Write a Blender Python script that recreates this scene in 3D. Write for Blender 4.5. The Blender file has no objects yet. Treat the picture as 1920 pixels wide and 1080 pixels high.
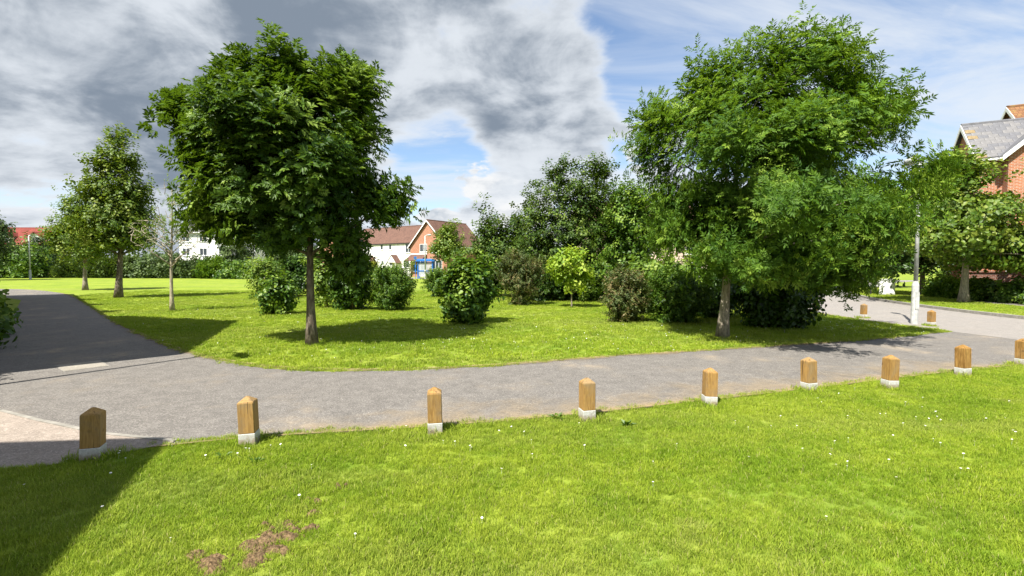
import bpy, math, random
import numpy as np
from mathutils import Vector, Matrix, noise as mnoise

# ------------------------------------------------------------------ camera, sky, sun
SC = bpy.context.scene
COL = SC.collection
F, CXP, CYP, CAMH = 900.0, 960.0, 540.0, 1.7
PITCH = math.atan(40.0 / F)
cam = bpy.data.cameras.new('camera'); camo = bpy.data.objects.new('camera', cam); COL.objects.link(camo)
cam.sensor_width = 36.0; cam.lens = 36.0 * F / 1920.0; cam.clip_start = 0.05; cam.clip_end = 5000
camo.location = (0, 0, CAMH); camo.rotation_euler = (math.pi / 2 - PITCH, 0, 0)
SC.camera = camo

SUN_EL = math.radians(56)
SDIR = np.array([0.57, 0.82]); SDIR /= np.linalg.norm(SDIR)        # the way shadows fall
sun = bpy.data.lights.new('sun', 'SUN'); suno = bpy.data.objects.new('sun', sun); COL.objects.link(suno)
sun.energy = 5.0; sun.angle = math.radians(0.55); sun.color = (1.0, 0.955, 0.87)
suno.location = (-20, -30, 50)
suno.rotation_euler = Vector((SDIR[0] * math.cos(SUN_EL), SDIR[1] * math.cos(SUN_EL), -math.sin(SUN_EL))).to_track_quat('-Z', 'Y').to_euler()
SC.view_settings.view_transform = 'Standard'; SC.view_settings.look = 'None'
SC.view_settings.exposure = 1.2; SC.view_settings.gamma = 1.0
SC.view_settings.use_curve_mapping = False
SC.cycles.max_bounces = 6; SC.cycles.transparent_max_bounces = 8


def ray(px, py):
    cx, cy = (px - CXP) / F, (CYP - py) / F
    return np.array([cx, math.cos(PITCH) + cy * math.sin(PITCH), -math.sin(PITCH) + cy * math.cos(PITCH)])


def P(px, py, z=0.0):
    d = ray(px, py); t = (z - CAMH) / d[2]
    return (d[0] * t, d[1] * t)


def W(px, py, D):
    d = ray(px, py); t = D / d[1]
    return np.array([d[0] * t, D, CAMH + d[2] * t])


# ------------------------------------------------------------------ node helpers
class NT:
    def __init__(self, tree):
        self.t = tree; self.n = tree.nodes; self.l = tree.links

    def add(self, typ, ins=None, **props):
        nd = self.n.new(typ)
        for k, v in props.items():
            setattr(nd, k, v)
        for k, v in (ins or {}).items():
            s = nd.inputs[k]
            if isinstance(v, bpy.types.NodeSocket):
                self.l.new(v, s)
            else:
                s.default_value = v
        return nd

    def m(self, op, a, b=None, c=None, clamp=False):
        nd = self.n.new('ShaderNodeMath'); nd.operation = op; nd.use_clamp = clamp
        for i, v in enumerate((a, b, c)):
            if v is None: continue
            if isinstance(v, bpy.types.NodeSocket): self.l.new(v, nd.inputs[i])
            else: nd.inputs[i].default_value = v
        return nd.outputs[0]

    def ramp(self, x, lo, hi, a=0.0, b=1.0, smooth=True):
        nd = self.n.new('ShaderNodeMapRange'); nd.clamp = True
        nd.interpolation_type = 'SMOOTHSTEP' if smooth else 'LINEAR'
        self.l.new(x, nd.inputs[0])
        for i, v in enumerate((lo, hi, a, b)): nd.inputs[i + 1].default_value = v
        return nd.outputs[0]

    def noise(self, vec, scale, detail=4.0, rough=0.55, dist=0.0, dim='3D'):
        nd = self.n.new('ShaderNodeTexNoise'); nd.noise_dimensions = dim
        if vec is not None: self.l.new(vec, nd.inputs['Vector'])
        nd.inputs['Scale'].default_value = scale; nd.inputs['Detail'].default_value = detail
        nd.inputs['Roughness'].default_value = rough; nd.inputs['Distortion'].default_value = dist
        return nd.outputs['Fac']

    def mix(self, fac, a, b, blend='MIX'):
        nd = self.n.new('ShaderNodeMix'); nd.data_type = 'RGBA'; nd.blend_type = blend
        for i, v in ((0, fac), (6, a), (7, b)):
            if isinstance(v, bpy.types.NodeSocket): self.l.new(v, nd.inputs[i])
            elif i == 0: nd.inputs[0].default_value = v
            else: nd.inputs[i].default_value = (*v, 1.0) if len(v) == 3 else v
        return nd.outputs[2]


# ------------------------------------------------------------------ world: sky and clouds
world = bpy.data.worlds.new('World'); SC.world = world; world.use_nodes = True
wt = NT(world.node_tree); wt.n.clear()
sky = wt.add('ShaderNodeTexSky', sky_type='NISHITA', sun_disc=False, sun_elevation=SUN_EL,
             sun_rotation=math.atan2(-SDIR[0], -SDIR[1]), air_density=1.0, dust_density=0.6, ozone_density=2.2)
tc = wt.add('ShaderNodeTexCoord').outputs['Generated']
sep = wt.add('ShaderNodeSeparateXYZ', {0: tc})
dx, dy, dz = sep.outputs
zz = wt.m('ADD', wt.m('MAXIMUM', dz, 0.0), 0.16)
pl = wt.add('ShaderNodeCombineXYZ', {0: wt.m('DIVIDE', dx, zz), 1: wt.m('DIVIDE', dy, zz), 2: 0.0}).outputs[0]
# cloud banks: where in the sky they lie (direction, half-width, weight)
def blob(px, py, r0, r1, amp):
    d = ray(px, py); d /= np.linalg.norm(d)
    dot = wt.add('ShaderNodeVectorMath', {0: tc, 1: tuple(d)}, operation='DOT_PRODUCT').outputs['Value']
    return wt.ramp(dot, math.cos(math.radians(r1)), math.cos(math.radians(r0)), 0.0, amp)
bias = None
for b in [(150, 110, 10, 46, .18), (860, 60, 4, 26, .12), (1030, 200, 2, 12, .15), (1240, 60, 1, 11, -.20), (1130, 260, 1, 8, -.10), (800, 285, 1, 9, -.16), (955, 170, 0.2, 2.0, -.12),
          (100, 345, 1, 9, -.1), (1700, 300, 3, 15, -.2), (1560, 60, 4, 18, -.1), (900, 335, 2, 12, -.12), (1850, 130, 2, 12, .10)]:
    s = blob(*b); bias = s if bias is None else wt.m('ADD', bias, s)
mp = wt.add('ShaderNodeMapping', {'Vector': pl, 'Location': (3.3, 1.7, 0.4), 'Rotation': (0, 0, 0.5), 'Scale': (1.0, 1.35, 1.0)}).outputs[0]
az = wt.m('ARCTAN2', dx, dy)
ce = wt.add('ShaderNodeCombineXYZ', {0: wt.m('MULTIPLY', az, 2.1), 1: wt.m('MULTIPLY', dz, 3.4), 2: 4.6}).outputs[0]
nE = wt.noise(ce, 1.7, 10.0, 0.58, 0.35)
nB = wt.m('ADD', wt.m('MULTIPLY', wt.noise(mp, 1.25, 9.0, 0.60, 0.2), 0.50), wt.m('MULTIPLY', nE, 0.50))
dens = wt.m('ADD', nB, bias)
mB = wt.ramp(dens, 0.46, 0.585)
thick = wt.ramp(dens, 0.50, 0.70)
mp2 = wt.add('ShaderNodeMapping', {'Vector': pl, 'Location': (1.1, 5.7, 2.4), 'Rotation': (0, 0, 0.5), 'Scale': (1.0, 1.2, 1.0)}).outputs[0]
nG = wt.noise(mp2, 2.3, 7.0, 0.58, 0.3)
nG2 = wt.noise(mp2, 0.9, 4.0, 0.5, 0.2)
nH = wt.noise(ce, 2.6, 8.0, 0.58, 0.4)
grey = wt.m('MULTIPLY', thick, wt.ramp(wt.m('ADD', wt.m('MULTIPLY', nG, 0.45), wt.m('MULTIPLY', nH, 0.65)), 0.40, 0.66, 0.12, 1.0))
colB = wt.mix(grey, (0.76, 0.805, 0.86), (0.225, 0.275, 0.345))
# thin high veil
mp3 = wt.add('ShaderNodeMapping', {'Vector': pl, 'Location': (7.1, 2.7, 5.4), 'Rotation': (0, 0, -0.6), 'Scale': (0.6, 1.9, 1.0)}).outputs[0]
nV = wt.noise(mp3, 1.0, 8.0, 0.6, 0.5)
mV = wt.m('MAXIMUM', wt.ramp(nV, 0.38, 0.66, 0.0, 0.85), wt.ramp(dz, 0.16, 0.03, 0.0, 0.45))
# low cumulus along the horizon
cv = wt.add('ShaderNodeCombineXYZ', {0: wt.m('MULTIPLY', az, 5.0), 1: wt.m('MULTIPLY', dz, 11.0), 2: 1.3}).outputs[0]
nC = wt.noise(cv, 1.25, 8.0, 0.55, 0.15)
nC = wt.m('ADD', nC, wt.m('ADD', blob(975, 375, 1, 5, .12), blob(880, 390, 1, 5, .06)))
mC = wt.m('MULTIPLY', wt.ramp(wt.m('SUBTRACT', nC, wt.m('MULTIPLY', dz, 0.75)), 0.41, 0.46), wt.ramp(dz, 0.30, 0.20))
nC2 = wt.noise(cv, 2.6, 6.0, 0.6, 0.2)
colC = wt.mix(wt.ramp(wt.m('ADD', nC2, wt.m('MULTIPLY', dz, -0.9)), 0.30, 0.62), (0.88, 0.89, 0.90), (0.50, 0.56, 0.63))
c1 = wt.mix(mC, (0.78, 0.83, 0.89), colC)
c2 = wt.mix(mB, c1, colB)
inv = wt.m('MULTIPLY', wt.m('MULTIPLY', wt.m('SUBTRACT', 1.0, mV), wt.m('SUBTRACT', 1.0, mC)), wt.m('SUBTRACT', 1.0, mB))
alpha = wt.m('SUBTRACT', 1.0, inv)
bg1 = wt.add('ShaderNodeBackground', {'Color': sky.outputs[0], 'Strength': 0.085})
bg2 = wt.add('ShaderNodeBackground', {'Color': c2, 'Strength': 0.47})
mx = wt.add('ShaderNodeMixShader', {0: alpha, 1: bg1.outputs[0], 2: bg2.outputs[0]})
wt.add('ShaderNodeOutputWorld', {0: mx.outputs[0]})

# ------------------------------------------------------------------ materials
def newmat(name):
    m = bpy.data.materials.new(name); m.use_nodes = True
    t = NT(m.node_tree); t.n.clear()
    out = t.add('ShaderNodeOutputMaterial')
    return m, t, out


def objco(t):
    return t.add('ShaderNodeTexCoord').outputs['Object']


def geopos(t):
    return t.add('ShaderNodeNewGeometry').outputs['Position']


def principled(t, out, col, rough=0.6, spec=0.3, bump=None, bstr=0.3, bdist=0.02, metallic=0.0):
    ins = {'Base Color': col if isinstance(col, bpy.types.NodeSocket) else (*col, 1.0), 'Roughness': rough,
           'Specular IOR Level': spec, 'Metallic': metallic}
    p = t.add('ShaderNodeBsdfPrincipled', ins)
    if bump is not None:
        b = t.add('ShaderNodeBump', {'Height': bump, 'Strength': bstr, 'Distance': bdist})
        t.l.new(b.outputs[0], p.inputs['Normal'])
    t.l.new(p.outputs[0], out.inputs[0])
    return p


def plain(name, col, rough=0.55, spec=0.3, var=0.12, scale=6.0, metallic=0.0):
    m, t, out = newmat(name); co = objco(t)
    n = t.noise(co, scale, 5, 0.6)
    c = t.mix(t.ramp(n, 0.3, 0.75), tuple(x * (1 - var) for x in col), tuple(min(1, x * (1 + var)) for x in col))
    principled(t, out, c, rough, spec, t.noise(co, scale * 8, 3, 0.6), 0.15, 0.005, metallic)
    return m


def grasscol(t):
    """sward colour by place: lush, ordinary, yellowish and straw patches"""
    pos = geopos(t)
    a = t.noise(pos, 0.42, 5, 0.6, 0.4); b = t.noise(pos, 2.3, 4, 0.6, 0.3); c_ = t.noise(pos, 9.0, 3, 0.6)
    v = t.m('ADD', t.m('ADD', t.m('MULTIPLY', a, 0.5), t.m('MULTIPLY', b, 0.4)), t.m('MULTIPLY', c_, 0.22))
    col = t.mix(t.ramp(v, 0.44, 0.66), (0.175, 0.285, 0.014), (0.355, 0.435, 0.036))
    st = t.noise(t.add('ShaderNodeMapping', {'Vector': pos, 'Scale': (0.10, 0.55, 1.0)}).outputs[0], 1.0, 6, 0.65, 0.4)
    col = t.mix(t.ramp(st, 0.46, 0.66, 0.0, 0.55), col, (0.33, 0.36, 0.09))
    col = t.mix(t.ramp(st, 0.44, 0.30, 0.0, 0.5), col, (0.125, 0.215, 0.016))
    col = t.mix(t.ramp(t.noise(pos, 1.1, 6, 0.62, 0.6), 0.60, 0.74), col, (0.32, 0.34, 0.085))
    return col, pos


def mat_ground():
    m, t, out = newmat('lawn_ground'); col, pos = grasscol(t)
    n = t.noise(pos, 34.0, 6, 0.7); n2 = t.noise(pos, 120.0, 3, 0.7)
    col = t.mix(t.ramp(n, 0.30, 0.62), t.mix(0.6, col, (0.055, 0.085, 0.012)), t.mix(0.38, col, (0.10, 0.12, 0.035)))  # self-shadow of the blades painted in: green mixed towards darker tones
    h = t.m('ADD', n, t.m('MULTIPLY', n2, 0.5))
    principled(t, out, col, 0.85, 0.1, h, 0.5, 0.03)
    return m


def mat_blade():
    m, t, out = newmat('grass_blade'); col, pos = grasscol(t)
    r = t.add('ShaderNodeObjectInfo').outputs['Random']
    at = t.add('ShaderNodeAttribute', attribute_name='tint').outputs['Fac']
    col = t.mix(t.m('MULTIPLY', r, 0.35), col, (0.46, 0.52, 0.07))
    col = t.mix(t.ramp(at, 0.91, 0.97), col, (0.46, 0.42, 0.17))
    col = t.mix(t.ramp(at, 0.0, 0.7, 0.6, 0.0, False), col, (0.085, 0.175, 0.010))
    p = t.add('ShaderNodeBsdfPrincipled', {'Base Color': col, 'Roughness': 0.6, 'Specular IOR Level': 0.10})
    tr = t.add('ShaderNodeBsdfTranslucent', {'Color': t.mix(0.35, col, (0.30, 0.42, 0.02))})
    ms = t.add('ShaderNodeMixShader', {0: 0.38, 1: p.outputs[0], 2: tr.outputs[0]})
    t.l.new(ms.outputs[0], out.inputs[0])
    return m


def mat_leaf(name, lo, hi, tip=None, rough=0.45, trans=0.3, spec=0.35):
    m, t, out = newmat(name)
    at = t.add('ShaderNodeAttribute', attribute_name='tint').outputs['Fac']
    col = t.mix(at, lo, hi)
    if tip: col = t.mix(t.ramp(at, 0.78, 0.98), col, tip)
    p = t.add('ShaderNodeBsdfPrincipled', {'Base Color': col, 'Roughness': rough, 'Specular IOR Level': spec})
    tr = t.add('ShaderNodeBsdfTranslucent', {'Color': t.mix(0.45, col, (hi[0] * 1.8, hi[1] * 1.6, hi[2] * 0.5))})
    ms = t.add('ShaderNodeMixShader', {0: trans, 1: p.outputs[0], 2: tr.outputs[0]})
    t.l.new(ms.outputs[0], out.inputs[0])
    return m


def mat_bark(name, a, b):
    m, t, out = newmat(name); co = objco(t)
    mp = t.add('ShaderNodeMapping', {'Vector': co, 'Scale': (1, 1, 0.3)}).outputs[0]
    n = t.noise(mp, 22, 6, 0.65, 0.4); n2 = t.noise(co, 3.0, 4, 0.6)
    c = t.mix(t.ramp(n, 0.35, 0.65), a, b)
    c = t.mix(t.ramp(n2, 0.52, 0.7, 0, 0.6), c, (0.16, 0.17, 0.10))
    principled(t, out, c, 0.9, 0.15, n, 0.8, 0.02)
    return m


def mat_asphalt(name, a, b, dust, dustamt, scale=1.0):
    m, t, out = newmat(name); pos = geopos(t)
    n = t.noise(pos, 150 * scale, 3, 0.75); n1 = t.noise(pos, 46 * scale, 3, 0.7); n2 = t.noise(pos, 0.7, 5, 0.6, 0.3); n3 = t.noise(pos, 4.5, 5, 0.6)
    sp = t.m('ADD', t.m('MULTIPLY', n, 0.6), t.m('MULTIPLY', n1, 0.4))
    c = t.mix(t.ramp(sp, 0.38, 0.64), a, b)
    c = t.mix(t.ramp(n3, 0.3, 0.7, 0.0, 0.35), c, tuple(x * 0.75 for x in a))
    dm = t.m('MULTIPLY', t.ramp(n2, 0.50, 0.72), t.ramp(t.m('ADD', n3, t.m('MULTIPLY', n, 0.4)), 0.5, 0.85, 0, dustamt))
    c = t.mix(dm, c, dust)
    # fine pale grit
    vo = t.add('ShaderNodeTexVoronoi', {'Vector': pos, 'Scale': 48.0 * scale}, feature='F1')
    gr = t.m('MULTIPLY', t.ramp(vo.outputs['Distance'], 0.30, 0.16), t.ramp(vo.outputs['Color'], 0.55, 0.75))
    c = t.mix(t.m('MULTIPLY', gr, 0.7), c, (0.55, 0.50, 0.43))
    principled(t, out, c, 0.85, 0.25, sp, 0.55, 0.012)
    return m


def mat_brick(name, a, b, mortar=(0.42, 0.36, 0.30), sc=1.0):
    m, t, out = newmat(name); co = t.add('ShaderNodeTexCoord').outputs['Object']
    s = t.add('ShaderNodeSeparateXYZ', {0: co}).outputs
    u = t.m('ADD', s[0], s[1])
    v = t.add('ShaderNodeCombineXYZ', {0: u, 1: s[2], 2: 0.0}).outputs[0]
    br = t.add('ShaderNodeTexBrick', {'Vector': v, 'Color1': (*a, 1), 'Color2': (*b, 1), 'Mortar': (*mortar, 1), 'Scale': 1.0,
                                     'Mortar Size': 0.010, 'Brick Width': 0.225 * sc, 'Row Height': 0.075 * sc, 'Bias': 0.1})
    n = t.noise(co, 1.3, 5, 0.6)
    c = t.mix(t.ramp(n, 0.35, 0.7, 0.0, 0.25), br.outputs['Color'], tuple(x * 0.62 for x in a))
    principled(t, out, c, 0.85, 0.15, br.outputs['Fac'], -0.3, 0.01)
    return m


def mat_tiles(name, a, b, row=0.28, wid=0.22, moss=None):
    m, t, out = newmat(name); co = t.add('ShaderNodeTexCoord').outputs['UV']
    br = t.add('ShaderNodeTexBrick', {'Vector': co, 'Color1': (*a, 1), 'Color2': (*b, 1), 'Mortar': (*[x * 0.45 for x in a], 1), 'Scale': 1.0,
                                     'Mortar Size': 0.014, 'Brick Width': wid, 'Row Height': row, 'Bias': 0.0})
    n = t.noise(objco(t), 0.9, 6, 0.65)
    c = t.mix(t.ramp(n, 0.35, 0.7, 0.0, 0.45), br.outputs['Color'], tuple(x * 0.6 for x in b))
    if moss: c = t.mix(t.ramp(t.noise(objco(t), 2.1, 6, 0.7), 0.52, 0.66, 0, 0.8), c, moss)
    principled(t, out, c, 0.8, 0.2, br.outputs['Fac'], -0.5, 0.03)
    return m


def mat_wood():
    m, t, out = newmat('treated_timber'); co = objco(t)
    oi = t.add('ShaderNodeObjectInfo').outputs['Random']
    off = t.add('ShaderNodeCombineXYZ', {0: t.m('MULTIPLY', oi, 31.0), 1: t.m('MULTIPLY', oi, 17.0), 2: t.m('MULTIPLY', oi, 9.0)}).outputs[0]
    v = t.add('ShaderNodeVectorMath', {0: co, 1: off}, operation='ADD').outputs[0]
    mp = t.add('ShaderNodeMapping', {'Vector': v, 'Scale': (1.0, 1.0, 0.10)}).outputs[0]
    g = t.noise(mp, 60, 5, 0.6, 1.2); g2 = t.noise(v, 7, 4, 0.6)
    c = t.mix(t.ramp(g, 0.32, 0.68), (0.17, 0.085, 0.020), (0.38, 0.22, 0.065))
    c = t.mix(t.ramp(g2, 0.5, 0.72, 0, 0.55), c, (0.20, 0.115, 0.03))
    vo = t.add('ShaderNodeTexVoronoi', {'Vector': v, 'Scale': 6.5}, feature='F1').outputs['Distance']
    c = t.mix(t.ramp(vo, 0.17, 0.07, 0, 0.8), c, (0.075, 0.03, 0.008))
    rng = t.add('ShaderNodeTexWave', {'Vector': mp, 'Scale': 9.0, 'Distortion': 6.0, 'Detail': 3.0}, wave_type='RINGS').outputs['Fac']
    c = t.mix(t.ramp(rng, 0.6, 0.95, 0, 0.3), c, (0.11, 0.05, 0.012))
    c = t.mix(t.m('MULTIPLY', oi, 0.4), c, (0.42, 0.27, 0.10))
    wz = t.noise(v, 2.4, 5, 0.65, 0.6)
    c = t.mix(t.ramp(wz, 0.48, 0.70, 0.0, 0.55), c, (0.22, 0.175, 0.115))
    ck = t.noise(t.add('ShaderNodeMapping', {'Vector': v, 'Scale': (1.0, 1.0, 0.035)}).outputs[0], 38, 2, 0.5, 0.3)
    c = t.mix(t.ramp(ck, 0.655, 0.675, 0.0, 0.85), c, (0.035, 0.018, 0.008))
    principled(t, out, c, 0.75, 0.2, g, 0.5, 0.008)
    return m


def mat_glass(name, col=(0.05, 0.06, 0.07)):
    m, t, out = newmat(name)
    principled(t, out, col, 0.06, 0.8)
    return m


def mat_clear():
    m, t, out = newmat('shelter_glass')
    p = t.add('ShaderNodeBsdfPrincipled', {'Base Color': (0.55, 0.56, 0.60, 1), 'Roughness': 0.25, 'Specular IOR Level': 0.5})
    tr = t.add('ShaderNodeBsdfTransparent', {'Color': (0.85, 0.9, 0.92, 1)})
    ms = t.add('ShaderNodeMixShader', {0: 0.5, 1: p.outputs[0], 2: tr.outputs[0]})
    t.l.new(ms.outputs[0], out.inputs[0]); return m


def mat_dust(name, col, strength=0.9):
    """loose dry soil and chippings washed over the tarmac edge; UV.y runs from the lawn (0) outward (1)"""
    m, t, out = newmat(name); uv = t.add('ShaderNodeTexCoord').outputs['UV']; pos = geopos(t)
    v = t.add('ShaderNodeSeparateXYZ', {0: uv}).outputs[1]
    n = t.noise(pos, 1.6, 6, 0.65, 0.4); n2 = t.noise(pos, 30, 4, 0.7)
    e = t.m('SUBTRACT', t.m('ADD', t.m('MULTIPLY', n, 1.5), t.m('MULTIPLY', n2, 0.45)), t.m('ADD', t.m('MULTIPLY', v, 0.95), 0.33))
    a = t.ramp(e, 0.05, 0.75, 0.0, strength)
    d = t.add('ShaderNodeBsdfPrincipled', {'Base Color': t.mix(t.ramp(n2, 0.3, 0.7), tuple(x * 0.7 for x in col), col), 'Roughness': 0.95, 'Specular IOR Level': 0.05})
    tr = t.add('ShaderNodeBsdfTransparent')
    ms = t.add('ShaderNodeMixShader', {0: a, 1: tr.outputs[0], 2: d.outputs[0]})
    t.l.new(ms.outputs[0], out.inputs[0]); return m


def mat_band():
    m, t, out = newmat('worn_white_band'); co = objco(t); oi = t.add('ShaderNodeObjectInfo').outputs['Random']
    off = t.add('ShaderNodeVectorMath', {0: co, 1: t.add('ShaderNodeCombineXYZ', {0: t.m('MULTIPLY', oi, 23.0), 1: t.m('MULTIPLY', oi, 7.0), 2: 0.0}).outputs[0]}, operation='ADD').outputs[0]
    z = t.add('ShaderNodeSeparateXYZ', {0: co}).outputs[2]
    n = t.noise(off, 16, 6, 0.65, 0.5); n2 = t.noise(off, 70, 4, 0.7)
    c = t.mix(t.ramp(n2, 0.35, 0.7), (0.40, 0.40, 0.37), (0.54, 0.54, 0.51))
    d = t.m('SUBTRACT', t.m('MULTIPLY', n, 0.16), z)
    c = t.mix(t.ramp(d, -0.03, 0.055, 0.0, 0.9), c, (0.24, 0.19, 0.12))
    c = t.mix(t.ramp(n, 0.60, 0.72, 0.0, 0.6), c, (0.27, 0.22, 0.13))
    principled(t, out, c, 0.75, 0.2, n2, 0.3, 0.004); return m


M = dict(
    ground=mat_ground(), blade=mat_blade(),
    asphalt=mat_asphalt('path_tarmac', (0.080, 0.073, 0.066), (0.270, 0.250, 0.225), (0.40, 0.32, 0.22), 0.5),
    road=mat_asphalt('road_tarmac', (0.18, 0.165, 0.15), (0.32, 0.295, 0.27), (0.34, 0.30, 0.24), 0.35),
    pave=mat_asphalt('buff_path', (0.20, 0.165, 0.135), (0.40, 0.34, 0.285), (0.42, 0.35, 0.26), 0.5, 0.8),
    slab=mat_asphalt('cover_concrete', (0.22, 0.20, 0.165), (0.36, 0.33, 0.28), (0.45, 0.4, 0.3), 0.3),
    conc=plain('kerb_concrete', (0.25, 0.235, 0.205), 0.85, 0.15, 0.22, 9),
    dust=mat_dust('edge_dust', (0.38, 0.30, 0.20), 0.55), dust2=mat_dust('soil_edge', (0.36, 0.27, 0.15), 0.75),
    wood=mat_wood(), white=mat_band(),
    paintw=plain('white_paint', (0.78, 0.78, 0.76), 0.45, 0.4, 0.06, 4), lampw=plain('lamp_post_paint', (0.47, 0.475, 0.46), 0.5, 0.4, 0.22, 9),
    render=plain('white_render', (0.74, 0.73, 0.69), 0.85, 0.15, 0.06, 1.2), cream=plain('pinkish_render', (0.62, 0.47, 0.40), 0.85, 0.15, 0.1, 1.2),
    blue=plain('blue_enamel', (0.015, 0.13, 0.46), 0.4, 0.4, 0.1, 4),
    brick=mat_brick('orange_brick', (0.40, 0.135, 0.055), (0.30, 0.095, 0.042)), brickd=mat_brick('red_brick', (0.27, 0.085, 0.05), (0.19, 0.06, 0.04)),
    tile_brown=mat_tiles('brown_roof_tiles', (0.165, 0.090, 0.066), (0.125, 0.070, 0.053)), tile_red=mat_tiles('red_roof_tiles', (0.24, 0.052, 0.038), (0.18, 0.04, 0.03)),
    tile_org=mat_tiles('orange_roof_tiles', (0.22, 0.11, 0.05), (0.16, 0.075, 0.04), moss=(0.24, 0.17, 0.05)), tile_grey=mat_tiles('grey_roof_tiles', (0.12, 0.115, 0.11), (0.085, 0.083, 0.08)),
    slate=plain('grey_slate', (0.135, 0.135, 0.145), 0.7, 0.3, 0.25, 2.5), slate2=plain('weathered_slate', (0.175, 0.17, 0.17), 0.75, 0.25, 0.25, 2.5), slateo=plain('lichened_slate', (0.22, 0.165, 0.09), 0.85, 0.2, 0.3, 6),
    glass=mat_glass('window_glass'), clear=mat_clear(), dark=plain('dark_trim', (0.03, 0.03, 0.032), 0.5, 0.3), carp=plain('car_paint_dark', (0.03, 0.035, 0.045), 0.25, 0.5, 0.05),
    rubber=plain('rubber', (0.02, 0.02, 0.02), 0.8, 0.2), metal=plain('alloy', (0.5, 0.5, 0.52), 0.35, 0.5, 0.1, 5, 0.8),
    soil=plain('dry_soil', (0.135, 0.092, 0.050), 0.95, 0.05, 0.6, 60), bark=mat_bark('grey_bark', (0.07, 0.055, 0.04), (0.20, 0.165, 0.125)),
    barkl=mat_bark('pale_bark', (0.15, 0.125, 0.095), (0.32, 0.275, 0.215)), twig=mat_bark('twig_bark', (0.10, 0.075, 0.045), (0.20, 0.155, 0.09)),
    deadtwig=mat_bark('dead_twig', (0.24, 0.205, 0.14), (0.42, 0.37, 0.27)),
    ash=mat_leaf('ash_leaf_dark', (0.024, 0.064, 0.006), (0.105, 0.190, 0.014), (0.21, 0.30, 0.045), 0.5, 0.3, 0.25),
    ash2=mat_leaf('ash_leaf_bright', (0.036, 0.095, 0.009), (0.130, 0.230, 0.018), (0.22, 0.32, 0.04), 0.55, 0.36, 0.2),
    maple=mat_leaf('maple_leaf', (0.050, 0.105, 0.008), (0.135, 0.205, 0.016), (0.21, 0.26, 0.035), 0.5, 0.3),
    shrub=mat_leaf('shrub_leaf', (0.028, 0.074, 0.008), (0.105, 0.195, 0.016), (0.19, 0.28, 0.035), 0.45, 0.3, 0.3),
    thick=mat_leaf('thicket_leaf', (0.022, 0.054, 0.008), (0.075, 0.132, 0.014), (0.14, 0.20, 0.03), 0.5, 0.28, 0.25),
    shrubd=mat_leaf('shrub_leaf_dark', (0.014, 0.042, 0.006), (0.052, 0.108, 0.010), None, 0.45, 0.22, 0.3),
    shrubl=mat_leaf('shrub_leaf_light', (0.065, 0.135, 0.016), (0.160, 0.250, 0.030), (0.24, 0.32, 0.05), 0.5, 0.35),
    lime=mat_leaf('lime_leaf', (0.15, 0.26, 0.02), (0.30, 0.42, 0.04), (0.42, 0.50, 0.08), 0.5, 0.4),
    brown=mat_leaf('bronze_leaf', (0.040, 0.070, 0.014), (0.120, 0.150, 0.036), (0.20, 0.155, 0.06), 0.55, 0.25),
    gold=mat_leaf('golden_conifer_leaf', (0.16, 0.21, 0.015), (0.30, 0.33, 0.03), None, 0.6, 0.25),
    far=mat_leaf('far_leaf', (0.030, 0.062, 0.014), (0.085, 0.130, 0.026), None, 0.6, 0.2),
    petal=plain('daisy_white', (0.80, 0.80, 0.78), 0.7, 0.1, 0.03), yolk=plain('daisy_yellow', (0.65, 0.45, 0.03), 0.7, 0.1),
)

# ------------------------------------------------------------------ object helpers
def tag(o, label=None, cat=None, group=None, kind=None):
    if label: o['label'] = label
    if cat: o['category'] = cat
    if group: o['group'] = group
    if kind: o['kind'] = kind
    return o


def empty(name, loc=(0, 0, 0), rz=0.0, label=None, cat=None, group=None):
    o = bpy.data.objects.new(name, None); COL.objects.link(o)
    o.location = loc; o.rotation_euler = (0, 0, rz); o.empty_display_size = 0.2
    return tag(o, label, cat, group)


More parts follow.
